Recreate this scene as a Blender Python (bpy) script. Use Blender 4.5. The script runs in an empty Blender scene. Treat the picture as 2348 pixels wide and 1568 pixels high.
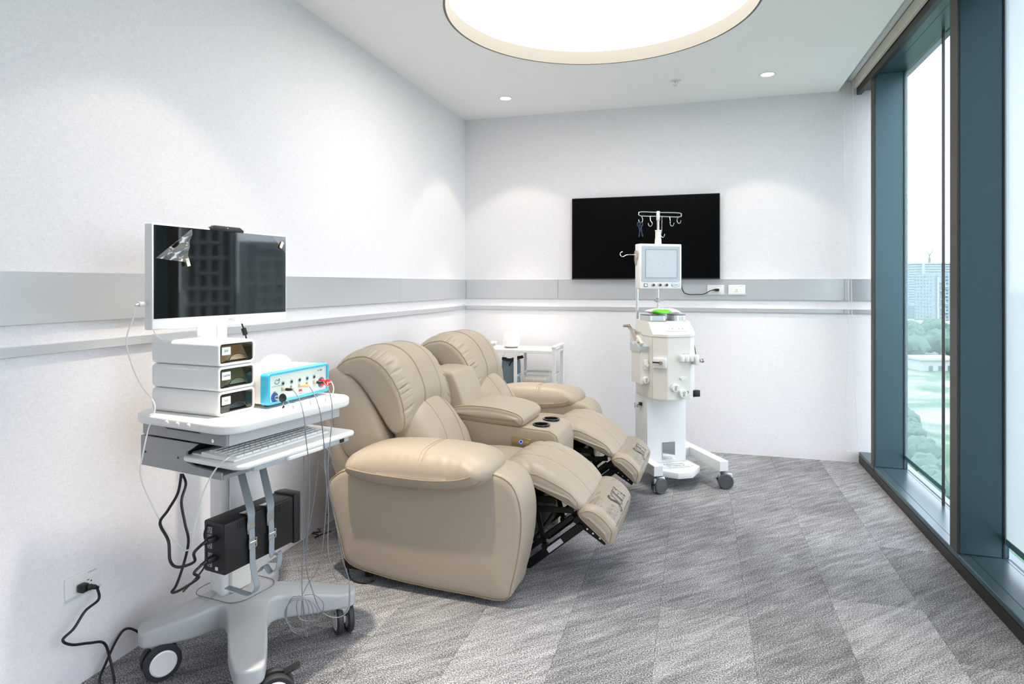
import bpy, bmesh, math, random
from mathutils import Vector, Matrix, Euler
random.seed(7)
PI = math.pi
S = bpy.context.scene
COL = S.collection
# ------------------------------------------------------------------ camera, world, lights, exposure
W_PX, H_PX, F_PX, YAW, CX, CY, EYE = 2348, 1568, 1450.5, 0.2854, 1174.0, 651.0, 1.29
cd = bpy.data.cameras.new('camera'); cam = bpy.data.objects.new('camera', cd); COL.objects.link(cam)
cam.location = (0, 0, EYE); cam.rotation_euler = (PI/2, 0, YAW)
cd.sensor_width = 36.0; cd.lens = F_PX/W_PX*36.0; cd.shift_y = (CY-H_PX/2)/W_PX
cd.clip_start = .02; cd.clip_end = 5000
S.camera = cam
S.view_settings.view_transform = 'Standard'; S.view_settings.look = 'None'
S.view_settings.gamma = 1.0; S.view_settings.exposure = 0.54; S.view_settings.use_curve_mapping = False
S.cycles.max_bounces = 8; S.cycles.diffuse_bounces = 5; S.cycles.transparent_max_bounces = 12
S.cycles.sample_clamp_indirect = 4.0; S.cycles.use_denoising = True
wd = bpy.data.worlds.new('world'); S.world = wd; wd.use_nodes = True
bg = wd.node_tree.nodes['Background']; bg.inputs[0].default_value = (.95, .96, 1.0, 1); bg.inputs[1].default_value = 5.2
XL, Y0, YR, H = -1.9115, 5.089, -2.2, 2.693          # left wall, back wall, rear wall, ceiling
XC, XK, XG = .982, 1.117, 1.31                       # ceiling edge, kerb face, glass
DL_SPOTS = [(-1.392, 4.57), (.449, 4.541), (-1.29, 1.78), (.449, 1.78)]
DL_POWER = 11.0; DL_BEAM = (90.0, 80.0, 205.0, 110.0)
PANEL_E = 4.4
def spot(x, y, p, ang=88, blend=.22, col=(1, .88, .74)):
    l = bpy.data.lights.new('downlight_lamp', 'SPOT'); l.energy = p; l.spot_size = math.radians(ang)
    l.spot_blend = blend; l.shadow_soft_size = .03; l.color = col
    o = bpy.data.objects.new('downlight_lamp', l); COL.objects.link(o); o.location = (x, y, H-.012); return o
for (x, y), pb_ in zip(DL_SPOTS, DL_BEAM): spot(x, y, DL_POWER); spot(x, y, pb_, 52, .9)      # wide field and narrow beam of each downlight

# ------------------------------------------------------------------ frame helpers (photo pixel -> point on a real plane)
_s, _c = math.sin(YAW), math.cos(YAW)
def ray(px, py): 
    a = (px-CX)/F_PX
    return Vector((-_s+_c*a, _c+_s*a, (CY-py)/F_PX))
EYEV = Vector((0, 0, EYE))
def atX(px, py, X): r = ray(px, py); return EYEV+r*(X/r.x)
def atY(px, py, Y): r = ray(px, py); return EYEV+r*(Y/r.y)
def atZ(px, py, Z): r = ray(px, py); return EYEV+r*((Z-EYE)/r.z)
def atD(px, py, D): return EYEV+ray(px, py)*D

# ------------------------------------------------------------------ materials
def lin(c):
    return tuple((v/12.92 if v <= .04045 else ((v+.055)/1.055)**2.4) for v in c)
def rgb(r, g, b): return lin((r/255, g/255, b/255))
MATS = {}
def mat(name, col, rough=.5, metal=0, spec=.5, bump=0, bscale=200, coat=0, emit=None, es=0, var=0, vscale=30):
    if name in MATS: return MATS[name]
    m = bpy.data.materials.new(name); m.use_nodes = True; nt = m.node_tree; N = nt.nodes; L = nt.links
    b = N['Principled BSDF']
    b.inputs['Base Color'].default_value = (*col, 1); b.inputs['Roughness'].default_value = rough
    b.inputs['Metallic'].default_value = metal; b.inputs['Specular IOR Level'].default_value = spec
    b.inputs['Coat Weight'].default_value = coat
    if emit: b.inputs['Emission Color'].default_value = (*emit, 1); b.inputs['Emission Strength'].default_value = es
    tc = N.new('ShaderNodeTexCoord')
    if var:
        n = N.new('ShaderNodeTexNoise'); n.inputs['Scale'].default_value = vscale; n.inputs['Detail'].default_value = 3
        L.new(tc.outputs['Object'], n.inputs['Vector'])
        mx = N.new('ShaderNodeMix'); mx.data_type = 'RGBA'
        mx.inputs['A'].default_value = (*[c*(1-var) for c in col], 1); mx.inputs['B'].default_value = (*[min(1, c*(1+var)) for c in col], 1)
        L.new(n.outputs['Fac'], mx.inputs['Factor']); L.new(mx.outputs['Result'], b.inputs['Base Color'])
    if bump:
        n = N.new('ShaderNodeTexNoise'); n.inputs['Scale'].default_value = bscale; n.inputs['Detail'].default_value = 2
        L.new(tc.outputs['Object'], n.inputs['Vector'])
        bp = N.new('ShaderNodeBump'); bp.inputs['Strength'].default_value = bump; bp.inputs['Distance'].default_value = .002
        L.new(n.outputs['Fac'], bp.inputs['Height']); L.new(bp.outputs['Normal'], b.inputs['Normal'])
    MATS[name] = m; return m
def glassy(name, col, fac=.06, rough=0.0, diff=None, dfac=0):
    m = bpy.data.materials.new(name); m.use_nodes = True; nt = m.node_tree; N = nt.nodes; L = nt.links
    N.clear(); out = N.new('ShaderNodeOutputMaterial')
    t = N.new('ShaderNodeBsdfTransparent'); t.inputs[0].default_value = (*col, 1)
    g = N.new('ShaderNodeBsdfGlossy'); g.inputs['Roughness'].default_value = rough
    mx = N.new('ShaderNodeMixShader'); mx.inputs[0].default_value = fac
    src = t
    if diff:
        d = N.new('ShaderNodeBsdfDiffuse'); d.inputs[0].default_value = (*diff, 1)
        tl = N.new('ShaderNodeBsdfTranslucent'); tl.inputs[0].default_value = (*diff, 1)
        m1 = N.new('ShaderNodeMixShader'); m1.inputs[0].default_value = .5; L.new(d.outputs[0], m1.inputs[1]); L.new(tl.outputs[0], m1.inputs[2])
        m2 = N.new('ShaderNodeMixShader'); m2.inputs[0].default_value = dfac; L.new(t.outputs[0], m2.inputs[1]); L.new(m1.outputs[0], m2.inputs[2])
        src = m2
    L.new(src.outputs[0], mx.inputs[1]); L.new(g.outputs[0], mx.inputs[2]); L.new(mx.outputs[0], out.inputs[0])
    return m

def wallpaper():
    m = mat('woven wallpaper', rgb(229, 229, 233), .85, spec=.2)
    nt = m.node_tree; N = nt.nodes; L = nt.links; b = N['Principled BSDF']
    tc = N.new('ShaderNodeTexCoord'); outs = []
    for sc in ((620, 620, 60), (60, 60, 700)):
        mp = N.new('ShaderNodeMapping'); mp.inputs['Scale'].default_value = sc; L.new(tc.outputs['Object'], mp.inputs[0])
        n = N.new('ShaderNodeTexNoise'); n.inputs['Scale'].default_value = 1; n.inputs['Detail'].default_value = 2; L.new(mp.outputs[0], n.inputs[0]); outs.append(n)
    ad = N.new('ShaderNodeMath'); ad.operation = 'ADD'; L.new(outs[0].outputs['Fac'], ad.inputs[0]); L.new(outs[1].outputs['Fac'], ad.inputs[1])
    mr = N.new('ShaderNodeMapRange'); mr.inputs['From Min'].default_value = .7; mr.inputs['From Max'].default_value = 1.3
    L.new(ad.outputs[0], mr.inputs[0])
    cr = N.new('ShaderNodeMix'); cr.data_type = 'RGBA'; cr.inputs['A'].default_value = (*rgb(226, 225, 228), 1); cr.inputs['B'].default_value = (*rgb(243, 242, 244), 1)
    L.new(mr.outputs[0], cr.inputs['Factor']); L.new(cr.outputs['Result'], b.inputs['Base Color'])
    bp = N.new('ShaderNodeBump'); bp.inputs['Strength'].default_value = .25; bp.inputs['Distance'].default_value = .001
    L.new(ad.outputs[0], bp.inputs['Height']); L.new(bp.outputs['Normal'], b.inputs['Normal'])
    return m

def carpet():
    m = mat('grey carpet planks', (.3, .3, .3), .95, spec=.1)
    nt = m.node_tree; N = nt.nodes; L = nt.links; b = N['Principled BSDF']
    def math_(op, a, bb=None, v=None):
        n = N.new('ShaderNodeMath'); n.operation = op
        if hasattr(a, 'links'): L.new(a, n.inputs[0])
        else: n.inputs[0].default_value = a
        if bb is not None:
            if hasattr(bb, 'links'): L.new(bb, n.inputs[1])
            else: n.inputs[1].default_value = bb
        return n.outputs[0]
    tc = N.new('ShaderNodeTexCoord'); sp = N.new('ShaderNodeSeparateXYZ'); L.new(tc.outputs['Object'], sp.inputs[0])
    ux = math_('DIVIDE', math_('ADD', sp.outputs[0], 10.134), .333); cx = math_('FLOOR', ux)
    uy = math_('ADD', math_('DIVIDE', math_('ADD', sp.outputs[1], 10.3), 1.0), math_('MULTIPLY', cx, .37)); cy = math_('FLOOR', uy)
    cv = N.new('ShaderNodeCombineXYZ'); L.new(cx, cv.inputs[0]); L.new(cy, cv.inputs[1])
    wn = N.new('ShaderNodeTexWhiteNoise'); wn.noise_dimensions = '2D'; L.new(cv.outputs[0], wn.inputs['Vector'])
    # streaks run at 45 degrees over the planks, shifted from plank to plank
    mp = N.new('ShaderNodeMapping'); mp.vector_type = 'POINT'; mp.inputs['Rotation'].default_value = (0, 0, -PI/4+.02); L.new(tc.outputs['Object'], mp.inputs[0])
    sc = N.new('ShaderNodeMapping'); sc.inputs['Scale'].default_value = (2.6, 20, 1); L.new(mp.outputs[0], sc.inputs[0])
    of = N.new('ShaderNodeVectorMath'); of.operation = 'MULTIPLY'; of.inputs[1].default_value = (.9, .9, 0)
    L.new(wn.outputs['Color'], of.inputs[0])
    av = N.new('ShaderNodeVectorMath'); av.operation = 'ADD'; L.new(sc.outputs[0], av.inputs[0]); L.new(of.outputs[0], av.inputs[1])
    n1 = N.new('ShaderNodeTexNoise'); n1.inputs['Scale'].default_value = 1.7; n1.inputs['Detail'].default_value = 6; n1.inputs['Roughness'].default_value = .66; L.new(av.outputs[0], n1.inputs[0])
    n2 = N.new('ShaderNodeTexNoise'); n2.inputs['Scale'].default_value = 210; n2.inputs['Detail'].default_value = 2; L.new(tc.outputs['Object'], n2.inputs[0])
    n3 = N.new('ShaderNodeTexNoise'); n3.inputs['Scale'].default_value = 1.6; n3.inputs['Detail'].default_value = 2; L.new(tc.outputs['Object'], n3.inputs[0])
    a = math_('ADD', math_('MULTIPLY', n1.outputs['Fac'], .62), .35)
    a = math_('ADD', a, math_('MULTIPLY', math_('SUBTRACT', n2.outputs['Fac'], .5), 1.5))
    a = math_('ADD', a, math_('MULTIPLY', math_('SUBTRACT', wn.outputs['Value'], .5), .13))
    a = math_('ADD', a, math_('MULTIPLY', math_('SUBTRACT', n3.outputs['Fac'], .5), .35))
    # plank joints
    fx = math_('ABSOLUTE', math_('SUBTRACT', math_('FRACT', ux), .5)); jx = math_('GREATER_THAN', fx, .4965)
    fy = math_('ABSOLUTE', math_('SUBTRACT', math_('FRACT', uy), .5)); jy = math_('GREATER_THAN', fy, .499)
    j = math_('MAXIMUM', jx, jy); a = math_('SUBTRACT', a, math_('MULTIPLY', j, .12))
    cr = N.new('ShaderNodeValToRGB'); e = cr.color_ramp.elements
    e[0].position = .22; e[0].color = (*rgb(34, 34, 36), 1); e[1].position = 1.0; e[1].color = (*rgb(208, 208, 210), 1)
    x = cr.color_ramp.elements.new(.62); x.color = (*rgb(122, 123, 125), 1)
    L.new(a, cr.inputs[0]); L.new(cr.outputs[0], b.inputs['Base Color'])
    bp = N.new('ShaderNodeBump'); bp.inputs['Strength'].default_value = .8; bp.inputs['Distance'].default_value = .006
    L.new(n2.outputs['Fac'], bp.inputs['Height']); L.new(bp.outputs['Normal'], b.inputs['Normal'])
    return m

M_WALL = wallpaper(); M_CARPET = carpet()
M_CEIL = mat('ceiling paint', rgb(250, 250, 249), .9, spec=.2)
M_REC = mat('recess paint', rgb(134, 129, 121), .9, spec=.2)
M_SILVER = mat('satin aluminium band', rgb(214, 216, 218), .34, .6, bump=.05, bscale=400)
M_FRAME = mat('teal grey frame paint', rgb(72, 94, 102), .3, .4, bump=.05, bscale=900)
M_EDGE = mat('dark bronze edge', rgb(66, 62, 60), .5, .1)
M_BLACKF = mat('black frame', rgb(36, 34, 33), .4)
M_PANE = glassy('window pane', (.735, .755, .78), .05)
M_SCREEN = glassy('sheer solar screen', (.95, .98, .98), .0, 0, rgb(225, 240, 245), .13)
M_SCREEN2 = glassy('dense solar screen', (.95, .98, .98), .0, 0, rgb(222, 228, 231), .80)
M_LEATHER = mat('beige leather', rgb(174, 160, 142), .42, bump=.18, bscale=420, spec=.45)
M_SEAM = mat('leather piping', rgb(170, 150, 122), .5)
M_BLACK = mat('black plastic', rgb(22, 22, 24), .42, bump=.05, bscale=600)
M_BLACKM = mat('black metal', rgb(16, 16, 17), .38, .3)
M_WHITE = mat('white plastic', rgb(236, 236, 234), .32)
M_WHITEM = mat('white painted metal', rgb(232, 233, 233), .35)
M_CREAM = mat('cream plastic', rgb(230, 228, 220), .38)
M_CREAM2 = mat('cream panel', rgb(226, 222, 206), .4)
M_GREY = mat('grey painted metal', rgb(150, 152, 154), .42, bump=.05, bscale=500)
M_GREYB = mat('light grey base plastic', rgb(178, 180, 182), .38)
M_CHROME = mat('chrome', rgb(225, 225, 222), .16, 1)
M_STEEL = mat('brushed steel', rgb(196, 184, 176), .3, .85)
M_RUBBER = mat('dark rubber', rgb(42, 44, 48), .55)
M_BLUE = mat('light blue bezel', rgb(70, 186, 224), .3, coat=.3)
M_PANELG = mat('pale green panel', rgb(214, 226, 218), .45)
M_RED = mat('red plastic', rgb(205, 22, 20), .28)
M_NAVY = mat('blue ring', rgb(28, 92, 160), .4)
M_INK = mat('dark ink', rgb(34, 42, 48), .5)
M_INKB = mat('blue ink', rgb(44, 110, 150), .5)
M_INKG = mat('grey ink', rgb(150, 152, 156), .5)
M_STRAP = mat('grey webbing strap', rgb(150, 160, 166), .75, bump=.6, bscale=900)
M_CABLEG = mat('grey fibre cable', rgb(120, 122, 130), .5)
M_CABLEW = mat('white cable', rgb(232, 232, 230), .5)
M_SCR = mat('monitor glass', rgb(7, 9, 10), .04, spec=1.0, coat=.6)
M_TV = mat('tv glass', rgb(2, 2, 3), .28, spec=.12)
M_TEXT = mat('caution ink', rgb(60, 80, 96), .5)

# ------------------------------------------------------------------ mesh helpers
def link(name, me, m, parent=None):
    o = bpy.data.objects.new(name, me); COL.objects.link(o)
    if m: me.materials.append(m)
    if parent: o.parent = parent
    return o
def obj(name, bm, m, parent=None, smooth=True, ang=35):
    me = bpy.data.meshes.new(name); bmesh.ops.recalc_face_normals(bm, faces=bm.faces)
    bm.to_mesh(me); bm.free()
    if smooth:
        me.polygons.foreach_set('use_smooth', [True]*len(me.polygons)); me.set_sharp_from_angle(angle=math.radians(ang))
    return link(name, me, m, parent)
def B(): return bmesh.new()
def thing(name, label, cat, loc=(0, 0, 0), rz=0, group=None):
    o = bpy.data.objects.new(name, None); COL.objects.link(o); o.location = loc; o.rotation_euler = (0, 0, rz)
    o.empty_display_size = .05
    return tag(o, label, cat, group)
def tag(o, label, cat, group=None):
    o['label'] = label; o['category'] = cat
    if group: o['group'] = group
    return o
def struct(o): o['kind'] = 'structure'; return o
def box(bm, c, s, bev=0, seg=2, R=None):
    M = Matrix.Translation(Vector(c)) @ (R.to_4x4() if R else Matrix.Identity(4)) @ Matrix.Diagonal((*s, 1))
    r = bmesh.ops.create_cube(bm, size=1, matrix=M); vs = r['verts']
    if bev:
        es = list({e for v in vs for e in v.link_edges})
        bmesh.ops.bevel(bm, geom=es, offset=bev, segments=seg, profile=.5, affect='EDGES', clamp_overlap=True)
    return bm
def bx(bm, x0, x1, y0, y1, z0, z1, bev=0, seg=2):
    return box(bm, ((x0+x1)/2, (y0+y1)/2, (z0+z1)/2), (abs(x1-x0), abs(y1-y0), abs(z1-z0)), bev, seg)
def frame_of(d):
    d = Vector(d).normalized(); u = Vector((0, 0, 1)) if abs(d.z) < .9 else Vector((1, 0, 0))
    a = d.cross(u).normalized(); return a, d.cross(a).normalized()
def cyl(bm, p0, p1, r0, r1=None, n=24, bev=0):
    r1 = r0 if r1 is None else r1; p0, p1 = Vector(p0), Vector(p1); d = p1-p0; a, b = frame_of(d); dn = d.normalized()
    prof = [(0, r0), (1, r1)]; L_ = d.length
    if bev: prof = [(0, r0-bev), (bev/L_*.4, r0-bev*.3), (bev/L_, r0), (1-bev/L_, r1), (1-bev/L_*.4, r1-bev*.3), (1, r1-bev)]
    rings = [[bm.verts.new(p0+d*t+(a*math.cos(k*2*PI/n)+b*math.sin(k*2*PI/n))*r) for k in range(n)] for t, r in prof]
    for A, C in zip(rings, rings[1:]):
        for k in range(n): bm.faces.new((A[k], A[(k+1) % n], C[(k+1) % n], C[k]))
    bm.faces.new(rings[0]); bm.faces.new(rings[-1][::-1]); return bm
def lathe(bm, prof, c=(0, 0, 0), ax=(0, 0, 1), n=32):
    """prof: list of (radius, height along ax)"""
    c = Vector(c); ax = Vector(ax).normalized(); a, b = frame_of(ax); rings = []
    for r, z in prof:
        if r < 1e-6: rings.append([bm.verts.new(c+ax*z)])
        else: rings.append([bm.verts.new(c+ax*z+(a*math.cos(k*2*PI/n)+b*math.sin(k*2*PI/n))*r) for k in range(n)])
    for A, C in zip(rings, rings[1:]):
        for k in range(n):
            k2 = (k+1) % n
            if len(A) == 1 and len(C) == 1: continue
            if len(A) == 1: bm.faces.new((A[0], C[k2], C[k]))
            elif len(C) == 1: bm.faces.new((A[k], A[k2], C[0]))
            else: bm.faces.new((A[k], A[k2], C[k2], C[k]))
    return bm
def crom(P, closed=False, sub=8):
    P = [Vector(p) for p in P]; n = len(P); out = []
    rng = range(n) if closed else range(n-1)
    for i in rng:
        g = (lambda j: P[j % n]) if closed else (lambda j: P[max(0, min(n-1, j))])
        p0, p1, p2, p3 = g(i-1), g(i), g(i+1), g(i+2)
        for k in range(sub):
            t = k/sub
            out.append(.5*((2*p1)+(p2-p0)*t+(2*p0-5*p1+4*p2-p3)*t*t+(3*p1-p0-3*p2+p3)*t**3))
    if not closed: out.append(P[-1])
    return out
def resample(P, n, closed=True):
    Q = list(P)+([P[0]] if closed else []); L_ = [0]
    for a, b in zip(Q, Q[1:]): L_.append(L_[-1]+(b-a).length)
    out = []; j = 0; N_ = n if closed else n-1
    for i in range(n):
        t = L_[-1]*i/N_
        while j < len(Q)-2 and L_[j+1] < t: j += 1
        d = L_[j+1]-L_[j]; out.append(Q[j].lerp(Q[j+1], (t-L_[j])/d if d > 0 else 0))
    return out
def tube(bm, P, r, n=8, closed=False, smooth=6, flat=None):
    P = crom(P, closed, smooth) if smooth else [Vector(p) for p in P]
    m = len(P); rings = []; pa = None
    for i, p in enumerate(P):
        d = (P[(i+1) % m]-P[i-1]) if closed else (P[min(m-1, i+1)]-P[max(0, i-1)])
        if d.length < 1e-9: d = Vector((0, 0, 1))
        d.normalize()
        if pa is None: a, b = frame_of(d)
        else:
            a = pa-d*pa.dot(d)
            if a.length < 1e-6: a, b = frame_of(d)
            a.normalize(); b = d.cross(a)
        pa = a; rr = r[i] if isinstance(r, list) else r
        rings.append([bm.verts.new(p+(a*math.cos(k*2*PI/n)+b*math.sin(k*2*PI/n))*rr) for k in range(n)])
    prs = list(zip(rings, rings[1:]))+([(rings[-1], rings[0])] if closed else [])
    for A, C in prs:
        for k in range(n): bm.faces.new((A[k], A[(k+1) % n], C[(k+1) % n], C[k]))
    if not closed: bm.faces.new(rings[0]); bm.faces.new(rings[-1][::-1])
    return bm
def ribbon(bm, P, side, w, th=.0025, smooth=6):
    """flat band: side = list of width directions or a single one"""
    P = crom(P, False, smooth) if smooth else [Vector(p) for p in P]; m = len(P); rings = []
    sd = Vector(side).normalized()
    for i, p in enumerate(P):
        d = (P[min(m-1, i+1)]-P[max(0, i-1)]).normalized(); s = (sd-d*sd.dot(d)).normalized(); nn = d.cross(s)
        rings.append([bm.verts.new(p+s*w/2*a+nn*th/2*b) for a, b in ((-1, -1), (1, -1), (1, 1), (-1, 1))])
    for A, C in zip(rings, rings[1:]):
        for k in range(4): bm.faces.new((A[k], A[(k+1) % 4], C[(k+1) % 4], C[k]))
    bm.faces.new(rings[0]); bm.faces.new(rings[-1][::-1]); return bm
def prism(bm, poly, z0, z1, fn=lambda x, y, z: (x, y, z), bev=0, seg=2):
    """poly (x,y) extruded z0..z1, fn places it"""
    lo = [bm.verts.new(fn(x, y, z0)) for x, y in poly]; hi = [bm.verts.new(fn(x, y, z1)) for x, y in poly]
    n = len(poly); fs = [bm.faces.new(lo[::-1]), bm.faces.new(hi)]
    for k in range(n): fs.append(bm.faces.new((lo[k], lo[(k+1) % n], hi[(k+1) % n], hi[k])))
    if bev:
        es = list({e for v in lo+hi for e in v.link_edges})
        bmesh.ops.bevel(bm, geom=es, offset=bev, segments=seg, profile=.5, affect='EDGES', clamp_overlap=True)
    return bm
def rrect(w, h, r, n=6, cx=0, cy=0):
    out = []
    for qx, qy, a0 in ((1, 1, 0), (-1, 1, PI/2), (-1, -1, PI), (1, -1, 1.5*PI)):
        for k in range(n+1):
            a = a0+k*PI/2/n; out.append((cx+qx*(w/2-r)+r*math.cos(a), cy+qy*(h/2-r)+r*math.sin(a)))
    return out
def softslab(bm, outline, z0, z1, r, fn=lambda x, y, z: (x, y, z), seg=4, dome=None):
    """closed outline (x,y) extruded with rounded top and bottom edges"""
    P = [Vector((x, y)) for x, y in outline]; n = len(P)
    ar = sum(P[i].x*P[(i+1) % n].y-P[(i+1) % n].x*P[i].y for i in range(n))
    if ar < 0: P.reverse()
    nrm = []
    for i in range(n):
        d1 = (P[i]-P[i-1]); d2 = (P[(i+1) % n]-P[i]); d = (d1.normalized() if d1.length > 1e-9 else d1)+(d2.normalized() if d2.length > 1e-9 else d2)
        d.normalize(); nrm.append(Vector((d.y, -d.x)))
    lay = []
    for k in range(seg+1): a = PI/2*k/seg; lay.append((r*(1-math.sin(a)), z0+r*(1-math.cos(a))))
    for k in range(seg+1): a = PI/2*k/seg; lay.append((r*(1-math.cos(a)), z1-r*(1-math.sin(a))))
    rings = []
    for ins, z in lay:
        ring = []
        for p, q in zip(P, nrm):
            w = p-q*ins; zz = z+(dome(w.x, w.y)*((z-z0)/(z1-z0)) if dome else 0); ring.append(bm.verts.new(fn(w.x, w.y, zz)))
        rings.append(ring)
    for A, C in zip(rings, rings[1:]):
        for k in range(n): bm.faces.new((A[k], A[(k+1) % n], C[(k+1) % n], C[k]))
    bm.faces.new(rings[0][::-1]); bm.faces.new(rings[-1]); return bm
class Pillow:
    """closed side profile (x,z) swept across y with soft rounded ends, optional crown, displacement and shape function"""
    def __init__(s, prof, y0, y1, r, N=96, ny=26, crown=0, disp=None, mod=None, capb=.01, straight=False, spine=None, fmax=.9):
        s.fmax = fmax
        P = [Vector((x, 0, z)) for x, z in prof]
        P = resample(P if straight else crom(P, True, 10), N)
        c = sum(P, Vector())/N; ar = sum(P[i].x*P[(i+1) % N].z-P[(i+1) % N].x*P[i].z for i in range(N))
        if ar < 0: P.reverse()
        s.P, s.c, s.N = P, c, N; s.y0, s.y1, s.r, s.crown, s.disp, s.mod, s.capb, s.ny = y0, y1, r, crown, disp, mod, capb, ny
        nr = []
        for i in range(N):
            d = P[(i+1) % N]-P[i-1]; d.normalize(); nr.append(Vector((d.z, 0, -d.x)))
        s.nr = nr
        # spine: the long middle of the profile, so that deep rounding never folds over itself
        sxx = sum((p.x-c.x)**2 for p in P); szz = sum((p.z-c.z)**2 for p in P); sxz = sum((p.x-c.x)*(p.z-c.z) for p in P)
        th = .5*math.atan2(2*sxz, sxx-szz); ax = Vector((math.cos(th), 0, math.sin(th))); bx_ = Vector((-math.sin(th), 0, math.cos(th)))
        ea = max(abs((p-c).dot(ax)) for p in P); eb = max(abs((p-c).dot(bx_)) for p in P); q = max(0, ea-eb*1.05)
        s.sp = []
        for i in range(N):
            if spine is None: tt = max(-q, min(q, (P[i]-c).dot(ax))); s.sp.append(c+ax*tt)
            else:
                best = None
                for a, b in zip(spine, spine[1:]):
                    A_, B_ = Vector((a[0], 0, a[1])), Vector((b[0], 0, b[1])); k = max(0, min(1, (P[i]-A_).dot(B_-A_)/(B_-A_).length_squared)); w = A_.lerp(B_, k)
                    if best is None or (w-P[i]).length < (best-P[i]).length: best = w
                s.sp.append(best)
        s.keep = spine is not False
    def pt(s, i, y, extra=0):
        i %= s.N; hw = (s.y1-s.y0)/2; ym = (s.y0+s.y1)/2; e = min(y-s.y0, s.y1-y); t = (y-ym)/hw
        ins = 0
        if e < s.r: q = (s.r-e)/s.r; ins = s.r*(1-math.sqrt(max(0, 1-q*q)))
        off = -ins+s.crown*(1-t*t)+extra
        if s.disp: off += s.disp(i/s.N, t, s.P[i])
        dd = (s.sp[i]-s.P[i]).length; o2 = off+ins
        f = min(ins/dd, ins/s.r*s.fmax) if dd > 1e-6 else 0
        p = s.P[i]+s.nr[i]*o2+(s.sp[i]-s.P[i])*f; v = Vector((p.x, y, p.z))
        return Vector(s.mod(v, t, i/s.N)) if s.mod else v
    def ys(s):
        out = []; k = max(4, s.ny//4)
        for j in range(k): a = PI/2*j/k; out.append(s.y0+s.r*(1-math.cos(a)))
        m = s.ny-2*k
        for j in range(m+1): out.append(s.y0+s.r+(s.y1-s.y0-2*s.r)*j/m)
        for j in range(1, k+1): a = PI/2*j/k; out.append(s.y1-s.r*(1-math.sin(a)))
        return out
    def build(s, bm):
        ys = s.ys(); R = [[bm.verts.new(s.pt(i, y)) for i in range(s.N)] for y in ys]
        for A, C in zip(R, R[1:]):
            for k in range(s.N): bm.faces.new((A[k], A[(k+1) % s.N], C[(k+1) % s.N], C[k]))
        for ring, sg in ((R[0], -1), (R[-1], 1)):
            yc = ring[0].co.y; prev = ring; spp = []
            for i in range(s.N):
                q = Vector((s.sp[i].x, yc, s.sp[i].z)); t_ = -1 if sg < 0 else 1
                spp.append(Vector(s.mod(q, t_, i/s.N)) if s.mod else q)
            for k in (.85, .7, .52, .34, .18, .06):
                cur = [bm.verts.new(spp[i]+(v.co-spp[i])*k+Vector((0, sg*s.capb*(1-k*k), 0))) for i, v in enumerate(ring)]
                for i in range(s.N): bm.faces.new((prev[i], prev[(i+1) % s.N], cur[(i+1) % s.N], cur[i]))
                prev = cur
            bm.faces.new(prev)
        return bm
    def line(s, y, extra=0, i0=0, i1=None, step=1):
        i1 = s.N if i1 is None else i1
        return [s.pt(i, y, extra) for i in range(i0, i1, step)]
def text(body, size, M, m, parent=None, name='lettering', ex=.0002, sx=1, shear=0, align='CENTER', bold=0):
    cu = bpy.data.curves.new(name, 'FONT'); cu.body = body; cu.size = size; cu.extrude = ex; cu.align_x = align; cu.align_y = 'CENTER'; cu.shear = shear; cu.offset = bold; cu.resolution_u = 3
    t = bpy.data.objects.new('tmp', cu); COL.objects.link(t); bpy.context.view_layer.update()
    dg = bpy.context.evaluated_depsgraph_get(); me = bpy.data.meshes.new_from_object(t.evaluated_get(dg)); me.name = name
    bpy.data.objects.remove(t); bpy.data.curves.remove(cu)
    me.transform(Matrix.Diagonal((sx, 1, 1, 1))); me.transform(M); me.materials.clear()
    return link(name, me, m, parent)
def basis(o, x, y):
    x = Vector(x).normalized(); y = Vector(y).normalized(); z = x.cross(y)
    M = Matrix.Identity(4)
    for i in range(3): M[i][0], M[i][1], M[i][2], M[i][3] = x[i], y[i], z[i], o[i]
    return M
def copy_tree(o, parent=None):
    c = o.copy(); COL.objects.link(c)
    if parent: c.parent = parent
    for ch in list(o.children): copy_tree(ch, c)
    return c

# ================================================================== THE ROOM
bm = B(); bx(bm, XL-.3, XK+.3, YR-.3, Y0+.3, -.12, 0); struct(obj('floor', bm, M_CARPET, smooth=False))
bm = B(); bx(bm, XL-.15, XL, YR, Y0, 0, 2.95); struct(obj('wall_left', bm, M_WALL, smooth=False))
bm = B(); bx(bm, XL-.15, 1.36, Y0, Y0+.15, 0, 2.95); struct(obj('wall_back', bm, M_WALL, smooth=False))
bm = B(); bx(bm, XL-.15, 1.36, YR-.15, YR, 0, 2.95); struct(obj('wall_rear', bm, M_WALL, smooth=False))
# ceiling with a round recess
CCX, CCY, CR = -.485, 3.244, .787
bm = B(); n = 96
out = [bm.verts.new(p) for p in ((XL, YR, H), (XC, YR, H), (XC, Y0, H), (XL, Y0, H))]
ci = [bm.verts.new((CCX+CR*math.cos(2*PI*k/n), CCY+CR*math.sin(2*PI*k/n), H)) for k in range(n)]
for R_ in (out, ci):
    for k in range(len(R_)): bm.edges.new((R_[k], R_[(k+1) % len(R_)]))
bmesh.ops.triangle_fill(bm, edges=bm.edges[:], use_beauty=True)
bmesh.ops.recalc_face_normals(bm, faces=bm.faces)
bx(bm, XC-.02, XC, YR, Y0, H+.0005, H+.15)
bx(bm, XL, XC, YR, Y0, 2.86, 2.95)
struct(obj('ceiling', bm, M_CEIL, smooth=False))
bm = B(); lathe(bm, [(CR, 0), (CR+.012, 0), (CR+.012, .075), (CR+.06, .075), (CR+.06, .08), (CR, .08), (CR, 0)], (CCX, CCY, H-.0005), n=96)
struct(obj('trim_1', bm, M_REC))
bm = B(); lathe(bm, [(0, .0), (CR+.03, 0), (CR+.03, .012), (0, .012)], (CCX, CCY, H+.083), n=96)
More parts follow.
